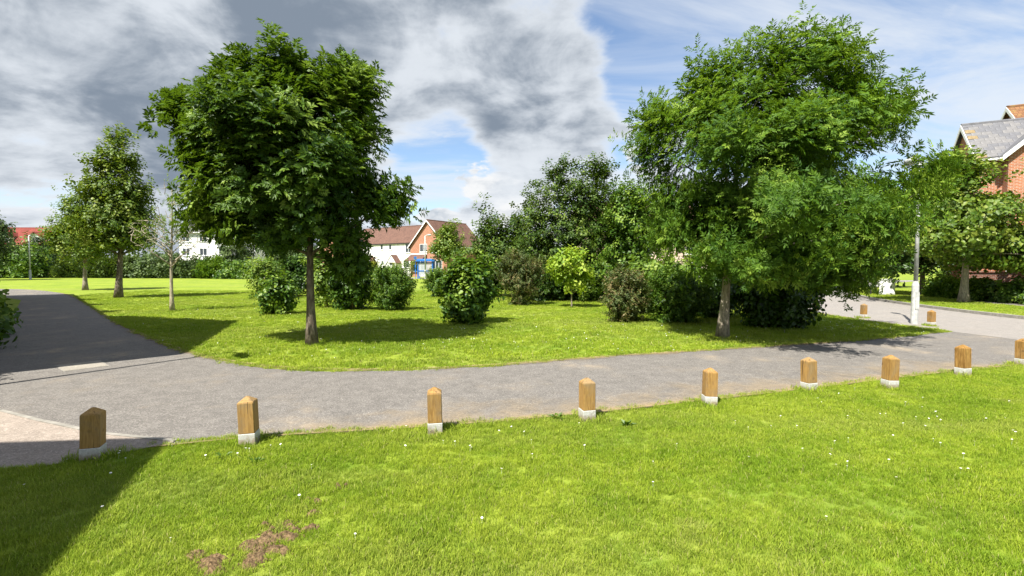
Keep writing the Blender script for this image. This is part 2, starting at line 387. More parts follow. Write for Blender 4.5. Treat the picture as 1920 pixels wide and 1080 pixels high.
class MB:
    def __init__(self):
        self.v = []; self.f = []; self.uv = []

    def add(self, vs, fs, uvs=None):
        k = len(self.v); self.v += [tuple(float(c) for c in p) for p in vs]
        for i, f in enumerate(fs):
            self.f.append(tuple(k + j for j in f))
            self.uv.append(uvs[i] if uvs else None)
        return self

    def box(self, x0, x1, y0, y1, z0, z1):
        vs = [(x, y, z) for z in (z0, z1) for x, y in ((x0, y0), (x1, y0), (x1, y1), (x0, y1))]
        return self.add(vs, [(3, 2, 1, 0), (4, 5, 6, 7), (0, 1, 5, 4), (1, 2, 6, 5), (2, 3, 7, 6), (3, 0, 4, 7)])

    def prism(self, poly, z0, z1):
        n = len(poly); vs = [(p[0], p[1], z0) for p in poly] + [(p[0], p[1], z1) for p in poly]
        return self.add(vs, [tuple(range(n - 1, -1, -1)), tuple(range(n, 2 * n))] + [(i, (i + 1) % n, n + (i + 1) % n, n + i) for i in range(n)])

    def tube(self, pts, rad, n=6, cap=True):
        pts = [Vector(p) for p in pts]; k = len(self.v); up = Vector((0.3, 0.1, 1)).normalized()
        for i, p in enumerate(pts):
            d = (pts[min(i + 1, len(pts) - 1)] - pts[max(i - 1, 0)]).normalized()
            a = d.cross(Vector((1, 0, 0)) if abs(d.x) < 0.8 else Vector((0, 1, 0))).normalized(); b = d.cross(a)
            for j in range(n):
                an = 2 * math.pi * j / n
                q = p + float(rad[i]) * (math.cos(an) * a + math.sin(an) * b); self.v.append(tuple(q))
        for i in range(len(pts) - 1):
            for j in range(n):
                self.f.append((k + i * n + j, k + i * n + (j + 1) % n, k + (i + 1) * n + (j + 1) % n, k + (i + 1) * n + j)); self.uv.append(None)
        if cap:
            self.f.append(tuple(k + j for j in range(n - 1, -1, -1))); self.uv.append(None)
            e = k + (len(pts) - 1) * n; self.f.append(tuple(e + j for j in range(n))); self.uv.append(None)
        return self

    def mesh(self, name, smooth=False):
        me = bpy.data.meshes.new(name); me.from_pydata(self.v, [], self.f)
        if any(u for u in self.uv):
            l = me.uv_layers.new(name='UVMap')
            for p, u in zip(me.polygons, self.uv):
                if u:
                    for li, c in zip(p.loop_indices, u): l.data[li].uv = c
        if smooth: me.polygons.foreach_set('use_smooth', [True] * len(me.polygons))
        me.update(); return me

    def build(self, name, mat, parent=None, smooth=False):
        return link(name, self.mesh(name, smooth), mat, parent)


def link(name, me, mat, parent=None):
    if mat is not None and len(me.materials) == 0: me.materials.append(mat)
    o = bpy.data.objects.new(name, me); COL.objects.link(o)
    if parent is not None: o.parent = parent
    return o


def struct(name, mb, mat, label=None):
    o = mb.build(name, mat); o['kind'] = 'structure'
    if label: o['label'] = label
    return o


def copy_tree(o, parent=None):
    c = o.copy(); COL.objects.link(c); c.parent = parent
    for ch in list(o.children): copy_tree(ch, c)
    return c


def resample(pts, step):
    pts = np.array(pts, float); seg = np.linalg.norm(np.diff(pts, axis=0), axis=1); s = np.r_[0, np.cumsum(seg)]
    n = max(2, int(s[-1] / step) + 1); q = np.linspace(0, s[-1], n)
    return np.c_[np.interp(q, s, pts[:, 0]), np.interp(q, s, pts[:, 1])]


def smooth_line(pts, it=2):
    pts = np.array(pts, float)
    for _ in range(it):
        q = np.empty((2 * len(pts) - 2, 2)); q[0::2] = .75 * pts[:-1] + .25 * pts[1:]; q[1::2] = .25 * pts[:-1] + .75 * pts[1:]
        pts = np.vstack([pts[:1], q, pts[-1:]])
    return pts


def wobble(pts, amp, freq, seed):
    out = []
    for i, p in enumerate(pts):
        a = pts[max(i - 1, 0)]; b = pts[min(i + 1, len(pts) - 1)]; t = b - a; t = t / (np.linalg.norm(t) + 1e-9); nn = np.array([-t[1], t[0]])
        k = mnoise.noise(Vector((p[0] * freq, p[1] * freq, seed))) + 0.6 * mnoise.noise(Vector((p[0] * freq * 3.1, p[1] * freq * 3.1, seed + 7)))
        out.append(p + nn * amp * k)
    return np.array(out)


def in_poly(x, y, poly):
    inside = np.zeros(len(x), bool); n = len(poly); j = n - 1
    for i in range(n):
        xi, yi = poly[i]; xj, yj = poly[j]
        c = ((yi > y) != (yj > y)) & (x < (xj - xi) * (y - yi) / (yj - yi + 1e-12) + xi)
        inside ^= c; j = i
    return inside


def sheet(poly, z):
    mb = MB(); n = len(poly); mb.add([(p[0], p[1], z) for p in poly], [tuple(range(n))]); return mb


def tri_sheet(poly, z):
    """an ear-clipped flat sheet (safe for long concave outlines)"""
    import bmesh
    bm = bmesh.new(); vs = [bm.verts.new((p[0], p[1], z)) for p in poly]; f = bm.faces.new(vs)
    if f.normal.z < 0: f.normal_flip()
    bmesh.ops.triangulate(bm, faces=[f]); bm.normal_update()
    for f in bm.faces:
        if f.normal.z < 0: f.normal_flip()
    me = bpy.data.meshes.new('sheet'); bm.to_mesh(me); bm.free(); return me


# ------------------------------------------------------------------ ground, paths, road
g = MB(); R0 = 1500
g.add([(-R0, -R0, 0), (R0, -R0, 0), (R0, R0, 0), (-R0, R0, 0)], [(0, 1, 2, 3)])
struct('ground', g, M['ground'])

E1px = [(0, 886), (110, 872), (200, 855), (320, 833), (440, 819), (620, 812), (800, 803), (960, 790), (1100, 775), (1340, 750), (1540, 726), (1800, 695), (1920, 684)]
E1 = [(-9.0, 3.6), (-6.0, 3.85)] + [P(*p) for p in E1px] + [(10.2, 8.7), (11.7, 8.3)]
E1 = wobble(resample(smooth_line(E1), 0.12), 0.05, 2.2, 3.0)
E2px = [(0, 541.5), (60, 543), (108, 548), (140, 556), (172, 575), (205, 597), (250, 622), (330, 655), (400, 675), (480, 690), (560, 696), (700, 697), (800, 694), (900, 689), (1000, 681), (1100, 672), (1200, 665), (1300, 659), (1450, 650), (1600, 640), (1700, 631), (1782, 622)]
E2 = [P(-300, 540)] + [P(*p) for p in E2px]
E2 = wobble(resample(smooth_line(E2), 0.2), 0.06, 1.6, 9.0)
RL = [(11.7, 8.3), (11.75, 11.0), (11.4, 12.55), (11.05, 15.0), (11.0, 17.4), (12.0, 24), (15, 32), (21, 41), (30, 49), (46, 60)]
RR = [(18.6, -25), (17.9, 5), (16.6, 12), (16.3, 15.3), (17.0, 20), (18.8, 26), (22.8, 33), (29, 40), (38, 48), (54, 60)]
RL0 = smooth_line([(12.6, -25), (12.2, 0), (11.8, 6.0)] + RL, 2); RR0 = smooth_line(RR, 2)
isl_road = wobble(resample(smooth_line(RL[2:]), 0.4), 0.05, 1.5, 5.0)
PLeft = [(-60, 34.0), (-46, 32.8), (-33, 30.0), (-25, 24.4), (-18, 17.3), (-12, 10.9), (-8.6, 7.4), (-8.8, 6.2), (-12, 5.2), (-12, 3.3)]
path_poly = np.vstack([np.array(PLeft), E1, np.array(RL[1:2]), E2[::-1]])
po = link('footpath', tri_sheet(path_poly, 0.006), M['asphalt']); po['kind'] = 'structure'
road_poly = np.vstack([RL0, RR0[::-1]])
ro = link('road', tri_sheet(road_poly, 0.011), M['road']); ro['kind'] = 'structure'
island_poly = np.vstack([E2, isl_road[1:], np.array([(20, 90), (-80, 90), (-60, 50)])])
lawn_poly = np.vstack([E1, np.array([(12.0, -3), (-9, -3)])])

# buff side path with its edging stones
edge_px = [(-160, 742), (-60, 757), (0, 771), (80, 792), (150, 809), (230, 821), (330, 829)]
EK = resample(smooth_line([P(*p) for p in edge_px]), 0.9)
pav = np.vstack([EK, np.array([p for p in E1 if p[0] < EK[-1][0]])[::-1], np.array([(-9, 4.2)])])
pvo = link('side_path', tri_sheet(pav, 0.012), M['pave']); pvo['kind'] = 'structure'
ek = empty('path_edging'); ek['kind'] = 'structure'
for i in range(len(EK) - 1):
    a, b = EK[i], EK[i + 1]; L = np.linalg.norm(b - a) - 0.008
    mb = MB(); mb.box(-L / 2, L / 2, -0.024, 0.024, -0.05, 0.020 + 0.004 * (i % 2))
    o = mb.build('edging_stone', M['conc'], ek)
    o.location = ((a[0] + b[0]) / 2, (a[1] + b[1]) / 2, 0); o.rotation_euler[2] = math.atan2(b[1] - a[1], b[0] - a[0])

# dry soil and chippings along the tarmac edges
def strip(name, line, w, z, mat, side=1):
    mb = MB(); vs = []
    sm_ = line.copy()
    for _ in range(60): sm_[1:-1] = .5 * sm_[1:-1] + .25 * (sm_[2:] + sm_[:-2])
    line = sm_[::2]
    w0 = w
    for i, p in enumerate(line):
        w = w0 * min(1.0, (i + .5) / 10, (len(line) - i) / 10)
        a = line[max(i - 1, 0)]; b = line[min(i + 1, len(line) - 1)]; t = (b - a) / (np.linalg.norm(b - a) + 1e-9); nn = np.array([-t[1], t[0]]) * side
        vs += [(p[0] - nn[0] * 0.06, p[1] - nn[1] * 0.06, z), (p[0] + nn[0] * w, p[1] + nn[1] * w, z)]
    fs = []; uv = []
    for i in range(len(line) - 1):
        q = (2 * i, 2 * i + 2, 2 * i + 3, 2 * i + 1); u = ((i * .2, 0), (i * .2 + .2, 0), (i * .2 + .2, 1), (i * .2, 1))
        fs.append(q); uv.append(u)
    mb.add(vs, fs, uv); o = mb.build(name, mat); o['kind'] = 'structure'
    if o.data.polygons[0].normal.z < 0: o.data.flip_normals()
    return o
strip('sandy_margin', np.array([p for p in E1 if p[0] > -3.1 and p[0] < 10]), 1.5, 0.017, M['dust'], 1)
strip('soil_margin', np.array([p for p in E2 if p[0] > -30]), 0.35, 0.021, M['dust2'], -1)
strip('soil_margin', np.array([p for p in isl_road if p[1] < 40]), 0.6, 0.024, M['dust2'], -1)
strip('soil_margin', np.array([p for p in E1 if p[0] > -3.4 and p[0] < 10]), 0.22, 0.028, M['dust2'], 1)

# inspection cover slab set into the tarmac
cp = [P(105, 686), (P(186, 677)), P(202, 687), P(122, 697)]
cv_ = empty('inspection_cover', (0, 0, 0), 0, 'pale concrete inspection cover set flush in the tarmac footpath', 'manhole cover')
mb = MB(); mb.prism(cp, -0.04, 0.014); mb.build('cover_slab', M['slab'], cv_)
c0 = np.mean(cp, axis=0); rim = [tuple(c0 + (np.array(p) - c0) * 1.07) for p in cp]
mb = MB(); mb.prism(rim, -0.045, 0.0095); mb.build('cover_frame', M['conc'], cv_)

# far kerbed verge across the road: kerb stones, grass verge, footway
KR = resample(RR0[(RR0[:, 1] > 4) & (RR0[:, 1] < 60)], 0.915)
kr = empty('kerb'); kr['kind'] = 'structure'
kme = MB(); kme.box(-0.455, 0.455, -0.14, 0.0, -0.05, 0.115); kme.v = [(x, y, z if not (z > 0 and y > -0.01) else z - 0.002) for x, y, z in kme.v]
kmesh = kme.mesh('kerb_stone'); kmesh.materials.append(M['conc'])
for i in range(len(KR) - 1):
    a, b = KR[i], KR[i + 1]; o = link('kerb_stone', kmesh, None, kr)
    o.location = ((a[0] + b[0]) / 2, (a[1] + b[1]) / 2, random.Random(i).uniform(-.004, .004)); o.rotation_euler[2] = math.atan2(b[1] - a[1], b[0] - a[0])
def offset(line, d):
    out = []
    for i, p in enumerate(line):
        a = line[max(i - 1, 0)]; b = line[min(i + 1, len(line) - 1)]; t = (b - a) / np.linalg.norm(b - a); out.append(p + np.array([t[1], -t[0]]) * d)
    return np.array(out)
VG = np.vstack([offset(KR, 0.135), offset(KR, 3.5)[::-1]])
vo_ = link('grass_verge', tri_sheet(VG, 0.10), M['ground']); vo_['kind'] = 'structure'
FW = np.vstack([offset(KR, 3.5), offset(KR, 5.0)[::-1]])
fo = link('footway', tri_sheet(FW, 0.103), M['asphalt']); fo['kind'] = 'structure'
GR = np.vstack([offset(KR, 5.0), offset(KR, 14)[::-1]])
go_ = link('front_garden_ground', tri_sheet(GR, 0.099), M['ground']); go_['kind'] = 'structure'
# far street by the houses
mb = MB(); mb.add([(-70, 77, .012), (-2, 66, .012), (-2, 72, .012), (-70, 83, .012)], [(0, 1, 2, 3)]); struct('far_street', mb, M['road'])

# ------------------------------------------------------------------ vegetation
def basis(d):
    d = d / np.linalg.norm(d, axis=1, keepdims=True)
    ref = np.tile(np.array([[0.0, 0, 1.0]]), (len(d), 1)); ref[np.abs(d[:, 2]) > 0.95] = [1, 0, 0]
    x = np.cross(ref, d); x /= np.linalg.norm(x, axis=1, keepdims=True); y = np.cross(d, x)
    return np.stack([x, y, d], axis=2)


def leaf_pts(o, d, up, L, Wd, kind):
    d = d / np.linalg.norm(d); s = np.cross(d, up); s /= (np.linalg.norm(s) + 1e-9); n = np.cross(s, d)
    droop = -0.18 * L * np.array([0, 0, 1.0])
    if kind == 4:      # narrow leaflet folded on its midrib
        return [o, o + d * L * .45 + s * Wd * .5 + n * Wd * .12, o + d * L + droop, o + d * L * .45 - s * Wd * .5 + n * Wd * .12], [(0, 1, 2), (0, 2, 3)]
    return ([o, o + d * L * .3 + s * Wd * .5 + n * Wd * .1, o + d * L * .72 + s * Wd * .36, o + d * L + droop, o + d * L * .72 - s * Wd * .36, o + d * L * .3 - s * Wd * .5 + n * Wd * .1],
            [(0, 1, 2), (0, 2, 3), (0, 3, 4), (0, 4, 5)])


def template(kind, seed):
    r = np.random.default_rng(seed); V = []; Fc = []; T = []
    def add(o, d, up, L, Wd, k, tint):
        v, f = leaf_pts(o, d, up, L, Wd, k); b = len(V); V.extend(v); Fc.extend([tuple(b + i for i in q) for q in f]); T.extend([tint] * len(v))
    if kind in ('ash', 'ashw'):
        nl = 8; lw, ll = (1.45, 1.18) if kind == 'ashw' else (1.0, 1.0)
        for i in range(nl):
            h = 0.05 + 0.30 * i / nl; an = i * 2.4 + r.uniform(-.4, .4); el = 0.25 + 0.9 * i / nl + r.uniform(-.2, .2)
            d = np.array([math.cos(an) * math.cos(el), math.sin(an) * math.cos(el), math.sin(el)]); o = np.array([0, 0, h]); RL_ = r.uniform(.20, .27)
            base_t = r.uniform(.1, .75); side = np.cross(d, [0, 0, 1.0]); side /= np.linalg.norm(side) + 1e-9
            for j in range(4):
                s_ = 0.35 + 0.19 * j; p = o + d * RL_ * s_ - np.array([0, 0, .05]) * s_ ** 2
                for sg in (-1, 1):
                    ld = d * .75 + side * sg * .75 + r.normal(0, .12, 3) + np.array([0, 0, -.18]); add(p, ld, np.array([0, 0, 1.0]) + r.normal(0, .35, 3), r.uniform(.075, .105) * ll, r.uniform(.026, .034) * lw, 4, base_t + r.uniform(-.1, .22))
            add(o + d * RL_ * .95 - np.array([0, 0, .05]), d + np.array([0, 0, -.25]), np.array([0, 0, 1.0]), .10, .032, 4, base_t + .1)
    elif kind == 'broad':
        for i in range(9):
            h = 0.02 + 0.26 * i / 9; an = i * 2.4 + r.uniform(-.5, .5); el = r.uniform(-.1, .7)
            d = np.array([math.cos(an) * math.cos(el), math.sin(an) * math.cos(el), math.sin(el)]); o = np.array([0, 0, h]) + d * .035
            add(o, d + np.array([0, 0, -.2]), np.array([0, 0, 1.0]) + r.normal(0, .35, 3), r.uniform(.085, .125), r.uniform(.065, .095), 6, r.uniform(.05, 1.0))
    elif kind == 'small':
        for i in range(18):
            h = 0.01 + 0.24 * i / 18; an = i * 2.4 + r.uniform(-.5, .5); el = r.uniform(.0, .9)
            d = np.array([math.cos(an) * math.cos(el), math.sin(an) * math.cos(el), math.sin(el)]); o = np.array([0, 0, h])
            add(o, d, np.array([0, 0, 1.0]) + r.normal(0, .4, 3), r.uniform(.045, .07), r.uniform(.022, .034), 4, r.uniform(.0, 1.0))
    V = np.array(V); return V, np.array(Fc), np.clip(np.array(T), 0, 1)
TPL = {k: [template(k, 10 + i) for i in range(6)] for k in ('ash', 'ashw', 'broad', 'small')}


def leaf_mesh(name, pos, dirs, scl, tint, kind, seed):
    r = np.random.default_rng(seed); Rm = basis(dirs); sp = r.uniform(0, 2 * math.pi, len(pos)); c, s = np.cos(sp), np.sin(sp)
    Rz = np.zeros((len(pos), 3, 3)); Rz[:, 0, 0] = c; Rz[:, 0, 1] = -s; Rz[:, 1, 0] = s; Rz[:, 1, 1] = c; Rz[:, 2, 2] = 1
    Rm = Rm @ Rz; which = r.integers(0, 6, len(pos)); AV = []; AF = []; AT = []; k = 0
    for w in range(6):
        idx = np.where(which == w)[0]
        if not len(idx): continue
        V, Fc, T = TPL[kind][w]
        v = np.einsum('nij,vj->nvi', Rm[idx], V) * scl[idx, None, None] + pos[idx, None, :]
        f = Fc[None] + (np.arange(len(idx)) * len(V))[:, None, None] + k
        AV.append(v.reshape(-1, 3)); AF.append(f.reshape(-1, 3)); AT.append(np.clip(T[None] + tint[idx, None], 0, 1).reshape(-1)); k += len(idx) * len(V)
    V = np.vstack(AV).astype(np.float32); Fx = np.vstack(AF).astype(np.int32); T = np.concatenate(AT).astype(np.float32)
    me = bpy.data.meshes.new(name); me.vertices.add(len(V)); me.vertices.foreach_set('co', V.ravel())
    me.loops.add(Fx.size); me.loops.foreach_set('vertex_index', Fx.ravel()); me.polygons.add(len(Fx)); me.polygons.foreach_set('loop_start', np.arange(0, Fx.size, 3, dtype=np.int32))
    me.polygons.foreach_set('loop_total', np.full(len(Fx), 3, dtype=np.int32)); me.update(calc_edges=True)
    a = me.attributes.new('tint', 'FLOAT', 'POINT'); a.data.foreach_set('value', T); me.validate()
    return me


TRI = [0]
def plant(name, label, cat, base, lobes, n_cl, per, spread, kind, scl, leafmat, barkmat='bark', trunk=None, group=None, seed=1, shell=0.42, stems=0, limbs=9,
          crown='crown', up=0.45, floor=0.12, tvar=0.2, lean=(0, 0), twigr=0.006, leafless=1.0, tiers=False):
    """lobes: ellipsoids (x,y,z,rx,ry,rz) relative to the base; trunk=(height of first limbs, base radius, top height)"""
    r = np.random.default_rng(seed); root = empty(name, (base[0], base[1], base[2] if len(base) > 2 else 0), 0, label, cat, group)
    lob = np.array(lobes, float); w = lob[:, 3] * lob[:, 4] * lob[:, 5]; w = w ** 0.65; w /= w.sum()
    li = r.choice(len(lob), n_cl, p=w); d = r.normal(size=(n_cl, 3)); d /= np.linalg.norm(d, axis=1, keepdims=True); rad = r.uniform(0, 1, n_cl) ** shell
    cen = lob[li, :3] + d * rad[:, None] * lob[li, 3:]; cen[:, 2] = np.maximum(cen[:, 2], floor + .05)
    ctr = (lob[:, :3] * w[:, None]).sum(0); top = (lob[:, 2] + lob[:, 5]).max()
    cl = np.repeat(np.arange(n_cl), per); sp = r.normal(size=(len(cl), 3)) * spread; sp[:, 2] *= 0.75
    if tiers: sp[:, 2] *= 0.35; sp[:, :2] *= 1.3
    pos = cen[cl] + sp; pos[:, 2] = np.maximum(pos[:, 2], floor + r.uniform(0, .1, len(pos)))
    out = pos - ctr * np.array([1, 1, .8]); out /= np.linalg.norm(out, axis=1, keepdims=True) + 1e-9
    dr = out + np.array([0, 0, up]) + r.normal(0, .45, pos.shape)
    ctint = r.normal(0, tvar, n_cl); tint = ctint[cl] + r.normal(0, .10, len(cl)); sc = scl * r.uniform(.75, 1.25, len(cl))
    keep = r.uniform(0, 1, len(pos)) < leafless
    me = leaf_mesh(crown, pos[keep] - dr[keep] / np.linalg.norm(dr[keep], axis=1, keepdims=True) * 0.15 * scl, dr[keep], sc[keep], tint[keep], kind, seed); TRI[0] += len(me.polygons)
    co = link(crown, me, M[leafmat], root); co['kind'] = 'stuff'
    # wood
    mb = MB(); nodes = []
    if trunk:
        h0, r0, ht = trunk; n = 12; line = []; rr = []
        for i in range(n + 1):
            f = i / n; z = f * ht; wob = 0.04 * ht * f
            line.append((lean[0] * f + wob * .5 * math.sin(3 * f + seed), lean[1] * f + wob * .5 * math.cos(2.3 * f + seed), z)); rr.append(r0 * (1 - .82 * f ** .8) + (r0 * .45 * max(0, 1 - f * n * .7)))
        line[0] = (0, 0, -0.05)
        tb = MB(); tb.tube(line, rr, 10); tb.build('trunk', M[barkmat], root, True)
        LN = np.array(line)
        for i in range(len(LN)):
            if LN[i, 2] > h0 * .9: nodes.append((LN[i], rr[i] * .8))
    else:
        for i in range(max(3, stems)):
            an = i * 2.4 + r.uniform(-.4, .4); q = cen[r.integers(0, n_cl)]; b0 = np.array([math.cos(an), math.sin(an), 0]) * 0.07
            m1 = np.array([q[0] * .45, q[1] * .45, q[2] * .6]); pts = [tuple(b0 + np.array([0, 0, -.03])), tuple((b0 + m1) / 2 + r.normal(0, .03, 3)), tuple(m1), tuple(q)]
            mb.tube(pts, [.022, .018, .013, .006], 5)
            for p in pts[1:]: nodes.append((np.array(p), .012))
    # limbs reach for well-spread clumps, twigs reach from limbs to the rest
    if trunk:
        sel = [int(r.integers(0, n_cl))]
        while len(sel) < min(limbs, n_cl):
            dd = np.min(np.linalg.norm(cen[:, None] - cen[sel][None], axis=2), axis=1); sel.append(int(np.argmax(dd)))
        for s in sel:
            q = cen[s]; hq = math.hypot(q[0], q[1]); zt = np.clip(q[2] - hq * .75, h0, ht * .85); st = np.array([np.interp(zt, LN[:, 2], LN[:, 0]), np.interp(zt, LN[:, 2], LN[:, 1]), zt])
            m1 = st * .5 + q * .5 + np.array([0, 0, .06 * hq]) + r.normal(0, .05, 3) * hq * .5; rs = np.interp(zt, LN[:, 2], rr) * .6
            ts = np.linspace(0, 1, 7); pts = [(1 - t) ** 2 * st + 2 * t * (1 - t) * m1 + t * t * q for t in ts]
            mb.tube(pts, [rs * (1 - .85 * t) for t in ts], 6)
            for t, p in zip(ts[1:], pts[1:]): nodes.append((p, max(rs * (1 - .85 * t) * .7, twigr)))
    NP = np.array([n_[0] for n_ in nodes]); NR = np.array([n_[1] for n_ in nodes]); order = np.argsort(np.min(np.linalg.norm(cen[:, None] - NP[None], axis=2), axis=1))
    for s in order:
        q = cen[s]; dd = np.linalg.norm(NP - q, axis=1) + 0.6 * np.maximum(0, NP[:, 2] - q[2]); k = int(np.argmin(dd)); a = NP[k]
        if dd[k] < 0.05: continue
        m1 = (a + q) / 2 + r.normal(0, .07, 3) * dd[k]; rs = max(twigr, min(NR[k], .02))
        mb.tube([a, m1, q], [rs, rs * .75, rs * .45], 4, False)
        NP = np.vstack([NP, m1[None], q[None]]); NR = np.r_[NR, rs * .8, rs * .6]
    if mb.v:
        o = mb.build('branches' if trunk else 'stems', M[barkmat], root, True)
    return root


def plob(base, D, items, inset=0.0):
    """crown ellipses given as seen (px centre, px radii, depth shift, depth/width ratio) -> ellipsoids in metres at the plant's own depth"""
    out = []
    for it in items:
        cx, cy, rx, ry = it[:4]; rx = max(rx - inset, rx * .55); ry = max(ry - inset, ry * .5); dd = it[4] if len(it) > 4 else 0.0; k = it[5] if len(it) > 5 else 1.0
        c = W(cx, cy, D + dd); m = (D + dd) / F; out.append((c[0] - base[0], c[1] - base[1], c[2], rx * m, rx * m * k, ry * m))
    return out


# --- the two ash trees
b = P(585, 648); D = b[1]
plant('ash_tree', 'dark green ash tree on a single straight trunk, standing alone beside the footpath bend', 'tree', b,
      plob(b, D, [(455, 172, 74, 74), (560, 165, 80, 72), (640, 188, 60, 74), (385, 240, 66, 78), (520, 270, 150, 110), (655, 300, 66, 95), (440, 350, 85, 70, 0, 1.1), (560, 375, 115, 65, 0, 1.2),
                  (700, 385, 54, 50), (350, 225, 34, 40), (365, 305, 40, 44), (420, 415, 50, 35, 0, 1.3), (450, 250, 58, 55, -1.0), (600, 320, 58, 58, -1.0), (540, 300, 90, 90, 1.5), (640, 445, 45, 38), (650, 480, 34, 60, .2), (470, 425, 70, 38), (560, 440, 70, 36), (415, 375, 52, 55), (395, 400, 38, 38), (715, 385, 46, 50)], 17),
      330, 8, 0.165, 'ashw', 1.12, 'ash', 'bark', (1.95, 0.105, 5.2), seed=11, shell=.5, limbs=16, up=.9, tvar=.3)
b = P(1354, 634); D = b[1]
plant('ash_tree', 'large bright green ash tree with a low bough sweeping right towards the lamp post', 'tree', b,
      plob(b, D, [(1335, 175, 80, 72), (1450, 140, 95, 75), (1562, 118, 64, 66), (1500, 100, 50, 45), (1215, 300, 50, 60), (1600, 150, 45, 50), (1255, 250, 70, 75), (1400, 260, 130, 110), (1560, 230, 105, 95), (1650, 215, 65, 38), (1265, 360, 75, 65), (1400, 390, 120, 85, 0, 1.2), (1540, 390, 100, 90),
                  (1620, 420, 90, 65, -1.2), (1690, 370, 62, 52, -.8), (1745, 330, 40, 35, -.6), (1600, 480, 70, 45, -1.3), (1460, 470, 90, 40), (1370, 270, 62, 60, -1.5), (1520, 250, 60, 60, -1.5), (1480, 280, 90, 90, 2), (1330, 440, 70, 55), (1450, 390, 60, 50, -1.7), (1270, 430, 60, 50), (1400, 480, 80, 45), (1500, 480, 80, 50, .6), (1340, 500, 50, 35, .5), (1640, 490, 58, 44, -.8), (1580, 515, 50, 34, -.5), (1370, 480, 75, 45, -1.0), (1450, 490, 80, 40, -1.2), (1540, 480, 70, 45, -1.3), (1580, 395, 66, 50, -3.3), (1490, 390, 56, 46, -2.8)], 15),
      480, 7, 0.20, 'ash', 1.12, 'ash2', 'barkl', (1.9, 0.12, 5.9), seed=23, shell=.45, limbs=20, up=.4, tvar=.26, lean=(.5, .1))

# --- left group
b = P(323, 584); D = b[1]
plant('young_tree', 'half dead young tree with bare grey twigs and sparse yellowish leaves', 'tree', b,
      plob(b, D, [(330, 410, 38, 65), (300, 440, 50, 35), (325, 360, 20, 30), (280, 430, 35, 25), (350, 450, 30, 25)]), 300, 3, .13, 'small', 1.0, 'shrubl', 'deadtwig', (1.6, .075, 4.6), seed=5, limbs=26, leafless=.22, twigr=.015)
b = P(222, 559); D = b[1]
plant('hornbeam_tree', 'tall tapering green tree with leaning trunk on the left lawn', 'tree', b,
      plob(b, D, [(220, 262, 22, 30), (215, 310, 45, 40), (210, 360, 60, 40), (225, 410, 65, 45), (200, 440, 55, 35), (245, 370, 40, 50), (258, 445, 38, 28), (172, 425, 36, 32)], 11), 430, 7, .26, 'broad', 1.3, 'maple', 'bark', (2.3, .17, 8.2), seed=31, limbs=14, up=.3, lean=(.5, 0))
b = P(160, 544); D = b[1]
plant('round_tree', 'smaller rounded green tree left of the tall tapering one', 'tree', b,
      plob(b, D, [(150, 390, 32, 30), (145, 430, 45, 35), (160, 460, 48, 28), (125, 450, 25, 25), (185, 440, 30, 35)], 7), 250, 7, .42, 'broad', 1.6, 'maple', 'barkl', (2.2, .15, 6.0), seed=37, limbs=10, up=.3)

# --- shrubs scattered over the lawn
BUSH = []
def bush(label, cx, by, hw, ty, kind, scl, mat, n=60, per=7, seed=1, name='shrub', extra=None, k=.9, spread=.13, group='shrubs on the lawn', **kw):
    b = P(cx, by); D = b[1] + hw / F * b[1] * .5; b = (b[0], D); H = by - ty; rq = random.Random(seed)
    extra = (extra or []) + [(cx + rq.uniform(-.9, .9) * hw, by - H * rq.uniform(.35, 1.0), hw * rq.uniform(.16, .3), H * rq.uniform(.10, .2), 0, k) for _ in range(5)]
    BUSH.append((b[0], b[1], hw / F * b[1]))
    it = [(cx, by - H * .30, hw * .78, H * .32, 0, k), (cx, by - H * .55, hw * .92, H * .33, 0, k), (cx - hw * .15, by - H * .78, hw * .6, H * .24, 0, k), (cx + hw * .3, by - H * .70, hw * .5, H * .22, 0, k)] + (extra or [])
    return plant(name, label, 'shrub', b, plob(b, D, it), n, per, spread, kind, scl, mat, 'twig', None, group, seed, shell=.4, stems=7, crown='foliage', floor=.05, **kw)
bush('pale leafy shrub just left of the dark ash trunk, lowest of its cluster', 519, 591, 32, 525, 'broad', 1.15, 'shrub', 70, 7, 41, tvar=.3)
bush('tall loose light green shrub behind the pale leafy one', 498, 562, 32, 482, 'broad', 1.1, 'shrubl', 80, 5, 42, spread=.2)
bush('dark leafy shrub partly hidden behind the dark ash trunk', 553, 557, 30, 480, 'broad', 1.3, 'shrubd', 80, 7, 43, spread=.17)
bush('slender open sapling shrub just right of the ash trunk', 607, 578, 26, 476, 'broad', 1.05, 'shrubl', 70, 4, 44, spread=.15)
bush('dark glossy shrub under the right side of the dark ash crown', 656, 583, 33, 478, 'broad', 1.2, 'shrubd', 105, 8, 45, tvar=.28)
bush('rounded mid green shrub with upright shoots in front of the white house', 735, 584, 40, 501, 'small', 1.35, 'shrub', 190, 8, 46, up=.9)
bush('small round shrub just left of the broad leaved one', 820, 558, 24, 503, 'small', 1.5, 'shrub', 110, 8, 47)
bush('broad leaved shrub with pale tips, nearest of the lawn shrubs', 878, 609, 48, 488, 'broad', 1.2, 'shrub', 130, 8, 48, tvar=.3)
bush('bronze green shrub left of the lime green sapling', 976, 574, 44, 474, 'small', 1.3, 'brown', 220, 8, 49)
bush('bronze green shrub right of the lime green sapling', 1172, 606, 40, 505, 'small', 1.2, 'brown', 220, 8, 50)
bush('yellow green shrub glowing behind the right bronze shrub', 1215, 590, 44, 483, 'broad', 1.2, 'shrubl', 100, 6, 51)
bush('deep green shrub left of the bright ash trunk', 1265, 607, 58, 497, 'small', 1.5, 'shrub', 260, 8, 52, tvar=.15)
bush('big dark evergreen shrub under the bright ash beside the road', 1452, 618, 82, 500, 'broad', 1.1, 'shrubd', 260, 8, 53, k=.8)
